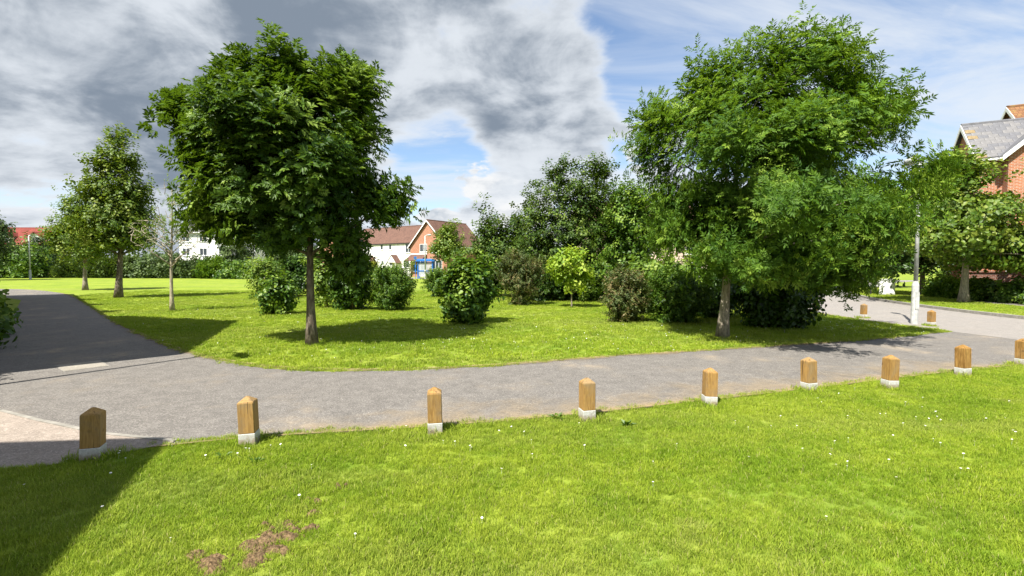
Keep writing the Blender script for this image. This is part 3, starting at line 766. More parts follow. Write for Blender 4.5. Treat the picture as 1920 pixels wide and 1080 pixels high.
bush('dark understorey shrub behind the lime green sapling', 1110, 566, 62, 490, 'broad', 1.3, 'shrubd', 130, 7, 56, spread=.2)
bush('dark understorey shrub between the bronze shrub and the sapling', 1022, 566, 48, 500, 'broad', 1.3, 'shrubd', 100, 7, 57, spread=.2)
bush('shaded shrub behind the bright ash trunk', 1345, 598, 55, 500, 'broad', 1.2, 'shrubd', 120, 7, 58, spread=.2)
b = P(1072, 577); D = b[1]
plant('lime_sapling', 'small lime green sapling with forked pale stem in front of the thicket', 'tree', b,
      plob(b, D, [(1060, 498, 30, 24), (1092, 512, 24, 18), (1044, 512, 14, 16), (1075, 478, 20, 12), (1082, 532, 20, 14)]), 62, 5, .14, 'broad', 1.25, 'lime', 'barkl', (.55, .035, 1.6), seed=55, limbs=8)

# --- thicket in the middle
b = P(1070, 566); D = b[1] + 1.2; b = (b[0], D)
plant('thicket_tree', 'big rounded dark green tree rising above the middle thicket', 'tree', b,
      plob(b, D, [(1050, 375, 65, 60), (1110, 350, 42, 45), (1010, 420, 45, 55), (1120, 440, 65, 70), (1045, 460, 75, 65), (1090, 520, 90, 45), (1130, 320, 25, 22), (1060, 320, 25, 25), (1000, 500, 50, 50), (1110, 400, 55, 45), (1150, 390, 35, 40)]), 640, 7, .26, 'broad', 1.12, 'thick', 'bark', (1.0, .14, 5.2), seed=61, limbs=14, tvar=.16)
b = P(930, 556); D = b[1]
plant('thicket_tree', 'lower dark tree at the left end of the middle thicket', 'tree', b,
      plob(b, D, [(925, 440, 30, 30), (905, 480, 30, 35), (945, 480, 42, 45), (975, 440, 28, 40), (915, 400, 9, 18), (930, 520, 40, 30)]), 320, 7, .3, 'broad', 1.25, 'thick', 'bark', (.9, .10, 4.2), seed=62, limbs=10)
b = P(1195, 566); D = b[1]
plant('thicket_tree', 'light green tree in the thicket left of the bright ash', 'tree', b,
      plob(b, D, [(1180, 385, 35, 38), (1205, 440, 50, 45), (1160, 430, 40, 40), (1240, 410, 45, 50), (1190, 500, 60, 50), (1150, 490, 45, 50), (1180, 370, 30, 30)]), 360, 7, .28, 'broad', 1.2, 'shrub', 'bark', (1.0, .09, 4.4), seed=63, limbs=10)

# --- right side across the road
b = (*P(1806, 571), .10); D = b[1]
plant('maple_tree', 'spreading yellow green maple with pale trunk in front of the slate roofed house', 'tree', b,
      plob(b, D, [(1810, 330, 48, 28), (1770, 370, 50, 30), (1835, 398, 58, 36), (1800, 410, 95, 35), (1890, 455, 70, 36), (1760, 450, 95, 35), (1850, 480, 90, 32), (1730, 420, 60, 45), (1810, 300, 22, 18), (1950, 465, 60, 45), (1780, 330, 45, 30)]), 470, 6, .30, 'broad', 1.55, 'maple', 'barkl', (2.1, .17, 5.3), seed=71, limbs=14, tiers=True, up=.2, tvar=.26)
b = (*P(1728, 556), .10); D = b[1]
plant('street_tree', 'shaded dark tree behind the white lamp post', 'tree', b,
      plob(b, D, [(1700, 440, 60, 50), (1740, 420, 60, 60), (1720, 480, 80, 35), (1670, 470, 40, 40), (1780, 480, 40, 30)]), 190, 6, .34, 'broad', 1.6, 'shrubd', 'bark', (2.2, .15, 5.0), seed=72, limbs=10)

# --- tree by the houses, far trees
b = (-8.4, 63.0)
plant('garden_tree', 'small light green tree in front of the brick gable house', 'tree', b, plob(b, 63, [(838, 450, 26, 24), (850, 470, 28, 24), (822, 472, 20, 18), (845, 432, 18, 16)]), 110, 6, .38, 'broad', 2.3, 'maple', 'barkl', (2.6, .09, 5.6), seed=81, limbs=8)


def hedge(name, label, cat, a, b_, h, w, n, kind, scl, mat, seed, spread=.25, per=7, group=None, irregular=.2):
    a = np.array(a, float); b_ = np.array(b_, float); c = (a + b_) / 2; L = np.linalg.norm(b_ - a); u = (b_ - a) / L; v = np.array([-u[1], u[0]]); lob = []
    r = random.Random(seed); k = max(3, int(L / (w * .7)))
    for i in range(k):
        q = (i + .5) / k - .5; hh = h * (1 + r.uniform(-irregular, irregular)); off = r.uniform(-.1, .1) * w
        p = u * q * L + v * off; lob.append((p[0], p[1], hh * .5, w * .55, w * .55, hh * .47)); lob.append((p[0], p[1], hh * .25, w * .55, w * .55, hh * .25))
    return plant(name, label, cat, (*c, 0), lob, n, per, spread, kind, scl, mat, 'twig', None, group, seed, shell=.35, stems=k, crown='foliage', floor=.05)
def Hp(px, d): return ((px - CXP) / F * d, d)
hedge('hedge', 'long dark green hedge along the far left edge of the lawn', 'hedge', Hp(120, 74), Hp(400, 70), 3.0, 2.6, 420, 'broad', 3.2, 'far', 91, .5)
hedge('hedge', 'rounded dark bush mass at the far left end of the lawn', 'hedge', Hp(-60, 72), Hp(72, 72), 4.4, 3.6, 260, 'broad', 3.2, 'shrub', 92, .6)
hedge('hedge', 'loose green bushes in front of the white house behind the ash', 'hedge', Hp(385, 69), Hp(478, 66), 2.7, 2.2, 130, 'broad', 2.8, 'shrub', 93, .45)
hedge('hedge', 'clipped laurel hedge beneath the maple across the road', 'hedge', (22.0, 17.5), (22.7, 26.0), 1.12, 1.1, 330, 'broad', 1.15, 'shrub', 94, .14, 8, None, .08)
hedge('hedge', 'low yellowish shrubs beyond the white street cabinet', 'hedge', (25.4, 27), (30, 33), 1.3, 1.5, 110, 'small', 2.4, 'shrubl', 95, .25)
hedge('hedge', 'dense leafy bush cropped by the left edge of the frame beside the path', 'shrub', (-10.35, 8.6), (-15.9, 14.1), 1.3, 1.1, 170, 'broad', 1.25, 'shrub', 96, .16)
for i, (px, d, h, w, lab) in enumerate([(85, 84, 8.0, 6, 'dark round tree right of the red roofed house'), (440, 78, 6.0, 5, 'soft green tree behind the bushes by the white house'), (-30, 60, 9.5, 7, 'tree reaching into the frame at the far left edge'),
                                   (520, 92, 6.5, 6, 'green tree left of the white terrace behind the ash trunk'), (1400, 60, 8, 7, 'dark tree beyond the bright ash trunk'), (1560, 62, 10, 7, 'dark tree at the far end of the road'), (1640, 37.5, 6.5, 4.5, 'tree beyond the white street cabinet')]):
    x, y = Hp(px, d)
    plant('background_tree', lab, 'tree', (x, y), [(0, 0, h * .62, w * .42, w * .42, h * .36), (w * .2, 0, h * .5, w * .35, w * .35, h * .3), (-w * .2, .3, h * .5, w * .35, w * .35, h * .3), (0, 0, h * .3, w * .3, w * .3, h * .2)], 120, 6, .55, 'broad', 3.2, 'far', 'bark', (h * .25, .2, h * .8), 'trees in the background', 100 + i, limbs=8)
for i, (px, d, h, lab) in enumerate([(686, 76, 3.0, 'golden conifer by the white terrace, left of the pair'), (702, 74, 2.8, 'golden conifer by the white terrace, right of the pair')]):
    x, y = Hp(px, d)
    plant('golden_conifer', lab, 'shrub', (x, y), [(0, 0, h * .3, .75, .75, h * .3), (0, 0, h * .55, .55, .55, h * .3), (0, 0, h * .8, .3, .3, h * .22)], 60, 6, .2, 'small', 3.0, 'gold', 'twig', None, 'golden conifers', 120 + i, stems=4, crown='foliage', up=1.2, floor=.05)
hedge('garden_hedge', 'low light green garden hedge along the white terrace front', 'hedge', Hp(640, 72), Hp(760, 72), 1.5, 1.4, 110, 'small', 3.4, 'shrubl', 131, .3)
# far wood closing the horizon
r = np.random.default_rng(77); n = 5200; xs = r.uniform(-230, 230, n); ys = 150 + r.uniform(0, 14, n) - np.abs(xs) * .12; hmax = 5.0 + 2.2 * np.sin(xs * .07) + 1.3 * np.sin(xs * .23 + 1)
zs = r.uniform(0.2, 1, n) ** .7 * hmax; pos = np.c_[xs, ys, zs]; dr = r.normal(0, .5, (n, 3)) + np.array([0, -.4, .6])
o = link('far_wood', leaf_mesh('far_wood', pos, dr, r.uniform(7, 12, n), r.normal(0, .2, n), 'broad', 9), M['far']); tag(o, 'low distant belt of trees closing the horizon', 'woodland', None, 'stuff')

# ------------------------------------------------------------------ houses
def wing(root, x0, x1, y0, y1, ev, rg, axis, wall, roof, over=0.35, barge='paintw', wname='wall', rname='roof', z0=-0.1, pend=0.35):
    a0, a1, b0, b1 = (x0, x1, y0, y1) if axis == 'x' else (y0, y1, x0, x1); bm_ = (b0 + b1) / 2; mp = (lambda a, b, z: (a, b, z)) if axis == 'x' else (lambda a, b, z: (b, a, z))
    mb = MB(); vs = []
    for a in (a0, a1): vs += [mp(a, b0, z0), mp(a, b1, z0), mp(a, b1, ev), mp(a, bm_, rg), mp(a, b0, ev)]
    mb.add(vs, [(0, 1, 2, 3, 4), (9, 8, 7, 6, 5), (0, 4, 9, 5), (1, 6, 7, 2), (4, 3, 8, 9), (3, 2, 7, 8)]); wo = mb.build(wname, M[wall], root)
    mb = MB(); sl = (rg - ev) / (bm_ - b0); th = .13; A0, A1 = a0 - over, a1 + over; ln = math.hypot(bm_ - b0 + pend, (bm_ - b0 + pend) * sl)
    for sg, be in ((-1, b0), (1, b1)):
        e = be + sg * pend; ze = ev - pend * sl + .03; zr = rg + .03
        vs = [mp(A0, e, ze + th), mp(A1, e, ze + th), mp(A1, bm_, zr + th), mp(A0, bm_, zr + th), mp(A0, e, ze), mp(A1, e, ze), mp(A1, bm_, zr), mp(A0, bm_, zr)]
        u = ((A0, 0), (A1, 0), (A1, ln), (A0, ln)); z = ((0, 0),) * 4
        mb.add(vs, [(0, 1, 2, 3), (7, 6, 5, 4), (0, 4, 5, 1), (0, 3, 7, 4), (1, 5, 6, 2)], [u, z, z, z, z])
    mb.tube([mp(A0, bm_, zr + th), mp(A1, bm_, zr + th)], [.09, .09], 6)
    ro_ = mb.build(rname, M[roof], root)
    if barge:
        for a in (A0 - .03, A1 - .01):
            mb = MB()
            for sg, be in ((-1, b0), (1, b1)):
                e = be + sg * (pend + .02); ze = ev - (pend + .02) * sl + .03 + th - .01; zr2 = zr + th - .01; vs = []
                for aa in (a, a + .04): vs += [mp(aa, e, ze), mp(aa, bm_, zr2), mp(aa, bm_, zr2 - .26), mp(aa, e, ze - .24)]
                mb.add(vs, [(0, 1, 2, 3), (7, 6, 5, 4), (0, 4, 5, 1), (2, 6, 7, 3), (0, 3, 7, 4)])
            mb.build('bargeboard', M[barge], root)
        for sg, be in ((-1, b0), (1, b1)):
            e = be + sg * (pend + .05); ze = ev - pend * sl + .02
            mb = MB(); mb.tube([mp(A0 + .05, e, ze), mp(A1 - .05, e, ze)], [.06, .06], 6); mb.build('gutter', M[barge], root)
    return wo, ro_


def window(root, cx, cz, w, h, y, nx=2, nz=1, sill=True, fm='paintw'):
    mb = MB(); t = .07; x0, x1, z0, z1 = cx - w / 2, cx + w / 2, cz - h / 2, cz + h / 2
    mb.box(x0, x1, y - .05, y + .02, z0, z0 + t); mb.box(x0, x1, y - .05, y + .02, z1 - t, z1); mb.box(x0, x0 + t, y - .05, y + .02, z0 + t, z1 - t); mb.box(x1 - t, x1, y - .05, y + .02, z0 + t, z1 - t)
    for i in range(1, nx): q = x0 + w * i / nx; mb.box(q - t / 2, q + t / 2, y - .045, y + .02, z0 + t, z1 - t)
    wn = mb.build('window', M[fm], root)
    for j in range(nz):
        for i in range(nx):
            a = x0 + w * i / nx + t / 2; b = x0 + w * (i + 1) / nx - t / 2; c = z0 + t + (h - 2 * t) * j / nz; d = z0 + t + (h - 2 * t) * (j + 1) / nz - (.03 if j < nz - 1 else 0)
            q = MB(); q.box(a, b, y - .02, y + .015, c, d); q.build('pane', M['glass'], wn)
    if sill: q = MB(); q.box(x0 - .06, x1 + .06, y - .10, y + .02, z0 - .07, z0 - .002); q.build('sill', M[fm], wn)
    return wn


def door(root, cx, w, h, y, mat):
    mb = MB(); mb.box(cx - w / 2, cx + w / 2, y - .03, y + .02, .02, h); d = mb.build('door', M[mat], root)
    mb = MB(); mb.box(cx - w * .25, cx + w * .25, y - .04, y + .015, h * .6, h * .86); mb.build('pane', M['glass'], d)
    mb = MB(); mb.box(cx + w * .36, cx + w * .42, y - .07, y - .031, h * .45, h * .55); mb.build('handle', M['metal'], d)


class Facade:
    """turns a point of the photograph into a place on a house front"""
    def __init__(self, org, rz): self.o = np.array(org); self.e = np.array([math.cos(rz), math.sin(rz)]); self.n = np.array([-math.sin(rz), math.cos(rz)])
    def at(self, px, py, y=0.0):
        d = ray(px, py); o = self.o + self.n * y; k = d[0] / d[1]; x = (k * o[1] - o[0]) / (self.e[0] - k * self.e[1]); Y = o[1] + x * self.e[1]
        return x, CAMH + d[2] / d[1] * Y


# brick gable house with white terrace beside it
rz = math.atan2(-.57, .82); org = (-17.5, 82.8); fa = Facade(org, rz)
H1 = empty('brick_gable_house', (*org, 0), rz, 'orange brick house with tall white edged gable behind the blue bus shelter', 'house')
wing(H1, 0, 8.4, 0, 9.5, 5.2, 9.35, 'y', 'brick', 'tile_brown')
for px, py, w, h in ((794, 465, 1.7, 1.35), (817, 466, 1.7, 1.35), (820, 496, 2.2, 1.45)):
    x, z = fa.at(px, py); window(H1, x, z, w, h, 0, 3 if h > 1.4 else 2, 2)
x, z = fa.at(788, 480)
mb = MB(); mb.add([(0.1, -1.5, 2.75), (4.0, -1.5, 2.75), (4.0, .0, 3.75), (.1, 0, 3.75), (.1, -1.5, 2.65), (4, -1.5, 2.65), (4, 0, 3.6), (.1, 0, 3.6)], [(0, 1, 2, 3), (7, 6, 5, 4), (0, 4, 5, 1), (0, 3, 7, 4), (1, 5, 6, 2)],
                   [((0, 0), (3.9, 0), (3.9, 1.8), (0, 1.8))] + [((0, 0),) * 4] * 4); po_ = mb.build('porch_roof', M['tile_brown'], H1)
mb = MB(); mb.box(.1, 4.0, -.06, .0, 3.76, 3.95); mb.build('flashing', M['paintw'], H1)
for q in (.3, 3.8): mb = MB(); mb.box(q - .06, q + .06, -1.42, -1.30, 0, 2.64); mb.build('post', M['paintw'], H1)
door(H1, 2.9, .95, 2.05, 0, 'paintw'); window(H1, 1.3, 1.5, 1.3, 1.2, 0, 2)
T1 = empty('white_terrace', (*org, 0), rz, 'white rendered terrace with brown tiled roof and two gabled porches', 'house')
wing(T1, -17.5, -0.03, .5, 8.0, 5.85, 9.0, 'x', 'render', 'tile_brown', barge='dark', pend=.14)
for px, py, w, h, nx in ((716, 463.5, .75, 1.0, 1), (732, 463.5, .75, 1.0, 1), (766, 465, 1.5, 1.6, 2), (717, 493, .6, .9, 1), (762, 495, 1.5, 1.3, 2), (670, 466, 1.2, 1.2, 2), (733, 493, .8, .9, 1), (678, 494, 1.2, 1.2, 2)):
    x, z = fa.at(px, py, .5); window(T1, x, z, w, h, .5, nx)
for px in (699, 744):
    x, z = fa.at(px, 490, .5)
    mb = MB(); s_ = 1.15; zz_ = 2.45
    for sg in (-1, 1):
        mb.add([(x + sg * s_ * 1.1, -.8, zz_ - .1), (x, -.8, zz_ + 1.35), (x, .5, zz_ + 1.35), (x + sg * s_ * 1.1, .5, zz_ - .1), (x + sg * s_ * 1.1, -.8, zz_ - .2), (x, -.8, zz_ + 1.22), (x, .5, zz_ + 1.22), (x + sg * s_ * 1.1, .5, zz_ - .2)],
               [(0, 1, 2, 3), (7, 6, 5, 4), (0, 4, 5, 1), (0, 3, 7, 4)], [((0, 0), (0, 1.8), (1.3, 1.8), (1.3, 0))] + [((0, 0),) * 4] * 3)
    pr = mb.build('porch_roof', M['tile_brown'], T1)
    mb = MB(); mb.add([(x - s_, -.74, zz_), (x + s_, -.74, zz_), (x, -.74, zz_ + 1.2), (x - s_, -.70, zz_), (x + s_, -.70, zz_), (x, -.70, zz_ + 1.2)], [(0, 1, 2), (5, 4, 3), (0, 3, 4, 1), (1, 4, 5, 2), (2, 5, 3, 0)]); mb.build('porch_gable', M['paintw'], T1)
    for sg in (-1, 1): mb = MB(); mb.box(x + sg * .95 - .05, x + sg * .95 + .05, -.72, -.62, 0, zz_ - .01); mb.build('porch_post', M['paintw'], T1)
    door(T1, x, .95, 2.05, .5, 'paintw')
B1 = empty('brick_end_house', (*org, 0), rz, 'brick end house glimpsed through the lower crown of the dark ash', 'house')
wing(B1, -26, -17.55, -.4, 8, 5.2, 9.0, 'y', 'brick', 'tile_brown')
for xx in (-23.5, -20): window(B1, xx, 4.0, 1.5, 1.3, -.4, 2, 2); window(B1, xx, 1.5, 1.5, 1.3, -.4, 2)

# white house behind the ash, red roofed house at far left, pinkish house behind the thicket
x, y = Hp(338, 78); fb = Facade((x, y), -.1)
H2 = empty('white_house', (x, y, 0), -.1, 'white rendered house with grey roof half hidden by the dark ash', 'house')
wing(H2, 0, 9.6, 0, 8, 7.4, 10.2, 'x', 'render', 'tile_grey')
for xx in (1.2, 4.2, 7.5):
    for zz_ in (1.6, 4.1, 6.3): window(H2, xx, zz_, 1.3, 1.2, 0, 2)
x, y = Hp(-160, 92); rzr = 0.03
H3 = empty('red_roof_house', (x, y, 0), rzr, 'red tiled house with white dormer at the far left edge', 'house')
wing(H3, 0, 24.0, 0, 9, 5.9, 9.35, 'x', 'brick', 'tile_red'); fc = Facade((x, y), rzr)
for xx in (10, 14.5, 19.5): window(H3, xx, 4.5, 1.1, 1.2, 0, 2)
for xx in (22.3, 16.6):
    dm = empty('dummy') if False else None
    mb = MB(); mb.box(xx - .9, xx + .9, .5, 3.4, 6.1, 7.7); mb.build('dormer_wall', M['paintw'], H3)
    mb = MB()
    for sg in (-1, 1): mb.add([(xx + sg * 1.15, .2, 7.55), (xx, .2, 8.45), (xx, 4, 8.45), (xx + sg * 1.15, 4, 7.55), (xx + sg * 1.15, .2, 7.43), (xx, .2, 8.33), (xx, 4, 8.33), (xx + sg * 1.15, 4, 7.43)], [(0, 1, 2, 3), (7, 6, 5, 4), (0, 4, 5, 1), (0, 3, 7, 4)], [((0, 0), (0, 1.4), (3, 1.4), (3, 0))] + [((0, 0),) * 4] * 3)
    mb.build('dormer_roof', M['tile_red'], H3)
    mb = MB(); mb.add([(xx - .9, .49, 7.7), (xx + .9, .49, 7.7), (xx, .49, 8.3)], [(0, 1, 2)]); mb.build('dormer_gable', M['paintw'], H3)
    window(H3, xx, 6.95, 1.4, 1.0, .5, 2, 1, False)
x, y = Hp(1105, 44); fd = Facade((x, y), .12)
H4 = empty('pinkish_house', (x, y, 0), .12, 'pinkish rendered house glimpsed between the thicket and the bright ash', 'house')
wing(H4, 0, 11.5, 0, 8, 5.1, 7.9, 'x', 'cream', 'tile_brown')
for px, py in ((1207, 463), (1150, 463), (1300, 463), (1150, 505), (1300, 505)):
    xx, z = fd.at(px, py); window(H4, xx, z, 1.6, 1.35, 0, 3, 2)

# slate roofed brick house at right
org = (25.0, 27.1); rz = math.atan2(-.44, .9); fr = Facade(org, rz)
H5 = empty('slate_roof_house', (*org, 0.1), rz, 'brick house with grey slate roof and white bargeboards at the right edge', 'house')
wing(H5, 0.2, 11, -1.9, 1.9, 7.35, 9.3, 'x', 'brick', 'slate', over=.2, pend=.28)
wing(H5, 1.15, 6.3, -2.5, 0.0, 7.3, 9.75, 'y', 'brick', 'slate', over=.25, wname='cross_gable_wall', rname='cross_gable_roof', pend=.3)
wing(H5, 4.7, 13, 3.0, 11.5, 8.2, 11.8, 'x', 'brick', 'tile_org', over=.3, wname='rear_wall', rname='rear_roof')
for xx in (2.9, 4.6): window(H5, xx, 6.0, 1.1, 1.2, -2.5, 2)
for xx in (2.9, 4.6): window(H5, xx, 3.6, 1.1, 1.3, -2.5, 2)
window(H5, 1.9, 1.35, 1.4, 1.3, -2.5, 2, 2); window(H5, 4.6, 1.35, 1.4, 1.3, -2.5, 2, 2); window(H5, .65, 3.6, .7, 1.2, -1.9, 1)
mb = MB(); mb.add([(2.2, -3.0, 6.75), (5.2, -3.0, 6.75), (5.0, -2.5, 7.05), (2.4, -2.5, 7.05), (2.2, -3, 6.66), (5.2, -3, 6.66)], [(0, 1, 2, 3), (0, 4, 5, 1), (0, 3, 4), (1, 5, 2)]); mb.build('window_hood', M['dark'], H5)
# slates one by one on the slopes that face the camera
half, rise = 1.9 + .28, 9.3 - (7.35 - .28 * (1.95 / 1.9)); ang = math.atan2(1.95, 1.9); slen = half / math.cos(ang); rows = 11; rh = slen / rows; sw = .42
sme = MB(); sme.box(-sw / 2 + .006, sw / 2 - .006, -.03, rh + .02, 0.0, .016)
sm = []
for mt in ('slate', 'slate2', 'slateo'): q = sme.mesh('slate'); q.materials.append(M[mt]); sm.append(q)
roof_o = [c for c in H5.children if c.name.startswith('roof')][0]; rnd = random.Random(4); ns = 0
for i in range(rows):
    for j in range(13):
        xx = .02 + (j + .5 + (.5 if i % 2 else 0)) * sw
        if xx > 4.9: continue
        s_ = (i + 0.02) * rh; yy = -half + s_ * math.cos(ang); zz_ = 7.35 - .28 * (1.95 / 1.9) + .03 + .13 + s_ * math.sin(ang)
        if xx > 1.0 and (9.75 - abs(xx - 3.72) * .95) > zz_ + .12: continue
        k = 2 if (xx < .35 and rnd.random() < .25) else (1 if rnd.random() < .4 else 0)
        o = link('slate', sm[k], None, roof_o); o.location = (xx, yy, zz_ + .006); o.rotation_euler = (ang - .012 + rnd.uniform(-.006, .006), rnd.uniform(-.004, .004), 0); ns += 1

# brick garden wall behind the laurel hedge
gw = empty('garden_wall', (24.1, 16.5, .1), 0, 'low red brick garden wall behind the laurel hedge', 'wall')
mb = MB(); mb.box(0, .22, 0, 9.2, -.1, 1.30); mb.build('brickwork', M['brickd'], gw)
mb = MB(); mb.box(-.04, .26, -.03, 9.23, 1.302, 1.37); mb.build('coping', M['brickd'], gw)

# houses along the footpath on the left, standing just outside the frame (their gables throw the shade over the path)
def upt(u, n): return (-.7071 * u + .7071 * n, .7071 * u + .7071 * n)
rz = math.radians(135)
HL = empty('path_side_house', (*upt(10.9, -1.5), 0), rz, 'brick gable house beside the footpath just beyond the left edge of the frame', 'house')
wing(HL, 0.0, 9.2, 0.0, 9.0, 5.2, 8.5, 'y', 'brick', 'tile_brown', over=.25)
window(HL, 2.6, 4.0, 1.3, 1.2, -.0, 2); window(HL, 6.6, 4.0, 1.3, 1.2, 0, 2); window(HL, 2.6, 1.5, 1.3, 1.2, 0, 2); door(HL, 6.6, .95, 2.05, 0, 'dark')
HT = empty('path_side_terrace', (*upt(20.3, -2.0), 0), rz, 'brick terrace with small gabled dormers beyond the left edge of the frame', 'house')
wing(HT, 0.0, 19.5, 0.0, 8.0, 5.2, 7.6, 'x', 'brick', 'tile_brown', over=.1)
for k in range(4):
    xx = 2.4 + k * 4.6
    mb = MB(); mb.add([(xx - 1.2, -.02, 5.0), (xx + 1.2, -.02, 5.0), (xx, -.02, 6.75), (xx - 1.2, 2.2, 5.0), (xx + 1.2, 2.2, 5.0), (xx, 2.2, 6.75)], [(0, 1, 2), (5, 4, 3), (0, 2, 5, 3), (1, 4, 5, 2)]); mb.build('dormer_gable', M['brick'], HT)
    window(HT, xx, 3.9, 1.2, 1.2, 0, 2); window(HT, xx, 1.5, 1.2, 1.2, 0, 2)
rz = math.radians(21)
HN = empty('near_house', (-5.6, 1.55, 0), rz, 'brick house close behind the camera to the left, shading the foreground grass', 'house')
wing(HN, -11, 0, -11, 0, 5.1, 8.0, 'y', 'brick', 'tile_brown', over=.2)
window(HN, -3, 4, 1.3, 1.2, 0, 2) if False else None

# ------------------------------------------------------------------ lamp posts
def lamp(name, base, h, label, r0=.10, r1=.055, arm=(1, 0), rz=0, group=None, base_h=1.15):
    root = empty(name, (*base, 0) if len(base) == 2 else base, rz, label, 'lamp post', group)
    mb = MB(); mb.tube([(0, 0, -.1), (0, 0, base_h), (0, 0, base_h + .12)], [r0, r0, r1 * 1.1], 14); mb.build('base_column', M['lampw'], root, False)
    mb = MB(); mb.tube([(0, 0, base_h + .1), (0, 0, h)], [r1, r1 * .72], 12); mb.build('shaft', M['lampw'], root, True)
    mb = MB(); mb.box(-.05, .05, -r0 - .006, -r0 + .03, .45, .95); mb.build('access_door', M['lampw'], root)
    mb = MB(); mb.tube([(0, 0, h - .02), (arm[0] * .18, arm[1] * .18, h + .09), (arm[0] * .34, arm[1] * .34, h + .12)], [r1 * .6] * 3, 8); mb.build('arm', M['lampw'], root, True)
    c = (arm[0] * .58, arm[1] * .58); mb = MB(); mb.tube([(arm[0] * .32, arm[1] * .32, h + .11), (c[0] - arm[0] * .12, c[1] - arm[1] * .12, h + .13), (c[0] + arm[0] * .2, c[1] + arm[1] * .2, h + .13), (c[0] + arm[0] * .3, c[1] + arm[1] * .3, h + .12)], [.05, .12, .11, .03], 10)
    ln = mb.build('lantern', M['lampw'], root, True)
    mb = MB(); mb.tube([(c[0] - arm[0] * .05, c[1] - arm[1] * .05, h + .05), (c[0] + arm[0] * .15, c[1] + arm[1] * .15, h + .05)], [.075, .065], 8); mb.build('diffuser', M['clear'], ln, True)
    return root
lamp('lamp_post', P(1714, 608), 4.75, 'white lamp post at the roadside among the ash foliage', .088, .056, (.3, .95))
lamp('lamp_post', Hp(797.5, 66), 5.9, 'white lamp post beside the blue bus shelter', .13, .09, (1, 0))
lamp('lamp_post', Hp(57, 64), 5.7, 'white lamp post below the red roofed house at far left', .13, .09, (-.5, .8))
lamp('lamp_post', Hp(479, 72), 5.2, 'white lamp post seen left of the dark ash trunk', .13, .09, (1, 0))
lamp('lamp_post', (-7.85, 6.15), 6.0, 'lamp post beyond the left edge whose thin shadow crosses the path', .09, .05, (.6, -.8))

# ------------------------------------------------------------------ bus shelter
sx, sy = Hp(799, 69)
BS = empty('bus_shelter', (sx, sy, 0), 0, 'blue framed bus shelter with glazed panels at the far side of the lawn', 'bus shelter')
for xx in (-1.05, -.02, 1.0):
    for yy in ((-.6, .6) if xx != -.02 else (-.6,)):
        mb = MB(); mb.box(xx - .075, xx + .075, yy - .075, yy + .075, 0, 2.45); mb.build('post', M['blue'], BS)
mb = MB(); mb.box(-1.3, 1.25, -.85, .85, 2.45, 2.62); mb.add([(-1.3, -.85, 2.62), (1.25, -.85, 2.62), (1.25, .85, 2.62), (-1.3, .85, 2.62), (-1.2, 0, 2.82), (1.15, 0, 2.82)], [(0, 1, 5, 4), (2, 3, 4, 5), (1, 2, 5), (3, 0, 4)]); mb.build('roof', M['blue'], BS)
for z_ in (1.02, 2.2): mb = MB(); mb.box(-.975, .925, -.64, -.56, z_, z_ + .14); mb.build('rail', M['blue'], BS)
for a, b_ in ((-.97, -.1), (.06, .92)):
    mb = MB(); mb.box(a, b_, -.61, -.595, 1.16, 2.2); mb.build('pane', M['clear'], BS)
    mb = MB(); mb.box(a, b_, -.605, -.60, .35, 1.02); mb.build('pane', M['clear'], BS)
mb = MB(); mb.box(-1.06, -1.04, -.52, .52, .35, 2.3); mb.build('pane', M['clear'], BS)
mb = MB(); mb.box(-.9, .85, -.1, .2, .52, .58); mb.build('bench', M['blue'], BS)
mb = MB(); mb.box(-1.5, -1.32, -.62, -.58, .9, 2.0); mb.tube([(-1.41, -.6, 0), (-1.41, -.6, 3.1)], [.03, .03], 6); mb.box(-1.6, -1.22, -.62, -.58, 2.7, 3.15); mb.build('stop_flag', M['blue'], BS)

# ------------------------------------------------------------------ street cabinet, name plate, parked car
x, y = P(1663, 556)
SCB = empty('street_cabinet', (x, y, .1), .1, 'white metal street cabinet on the verge across the road', 'cabinet')
mb = MB(); mb.box(-.30, .30, -.2, .2, .04, .86); mb.build('body', M['paintw'], SCB)
mb = MB(); mb.box(-.33, .33, -.23, .23, .861, .91); mb.build('lid', M['paintw'], SCB)
mb = MB(); mb.box(-.32, .32, -.22, .22, -.03, .039); mb.build('plinth', M['conc'], SCB)
for sg in (-1, 1): mb = MB(); mb.box(sg * .145 - .135, sg * .145 + .135, -.212, -.201, .08, .82); d = mb.build('door', M['paintw'], SCB); q = MB(); q.box(-sg * -.03 - .015, -sg * -.03 + .015, -.225, -.213, .40, .5); q.build('handle', M['dark'], d)
x, y = P(1642, 555)
NP_ = empty('name_plate', (x, y, .1), .15, 'low white street name plate on two short legs beside the cabinet', 'sign')
mb = MB(); mb.box(-.42, .42, -.015, .015, .42, .62); mb.build('plate', M['paintw'], NP_)
for sg in (-1, 1): mb = MB(); mb.box(sg * .3 - .03, sg * .3 + .03, .016, .06, -.03, .6); mb.build('leg', M['dark'], NP_)
CAR = empty('parked_car', (25.0, 37.8, .011), math.radians(30), 'dark parked car at the far bend of the road, half hidden by foliage', 'car')
def loft(secs, name, mat, parent):
    mb = MB(); n = len(secs[0]); vs = [p for s in secs for p in s]
    fs = [(i * n + j, i * n + (j + 1) % n, (i + 1) * n + (j + 1) % n, (i + 1) * n + j) for i in range(len(secs) - 1) for j in range(n)] + [tuple(range(n - 1, -1, -1)), tuple((len(secs) - 1) * n + j for j in range(n))]
    mb.add(vs, fs); o = mb.build(name, mat, parent, True); md = o.modifiers.new('soft', 'BEVEL'); md.width = .04; md.segments = 2; return o
def ring(y, w, z0, z1, tw): return [(-w, y, z0), (w, y, z0), (w * 1.02, y, (z0 + z1) / 2), (w * tw, y, z1), (-w * tw, y, z1), (-w * 1.02, y, (z0 + z1) / 2)]
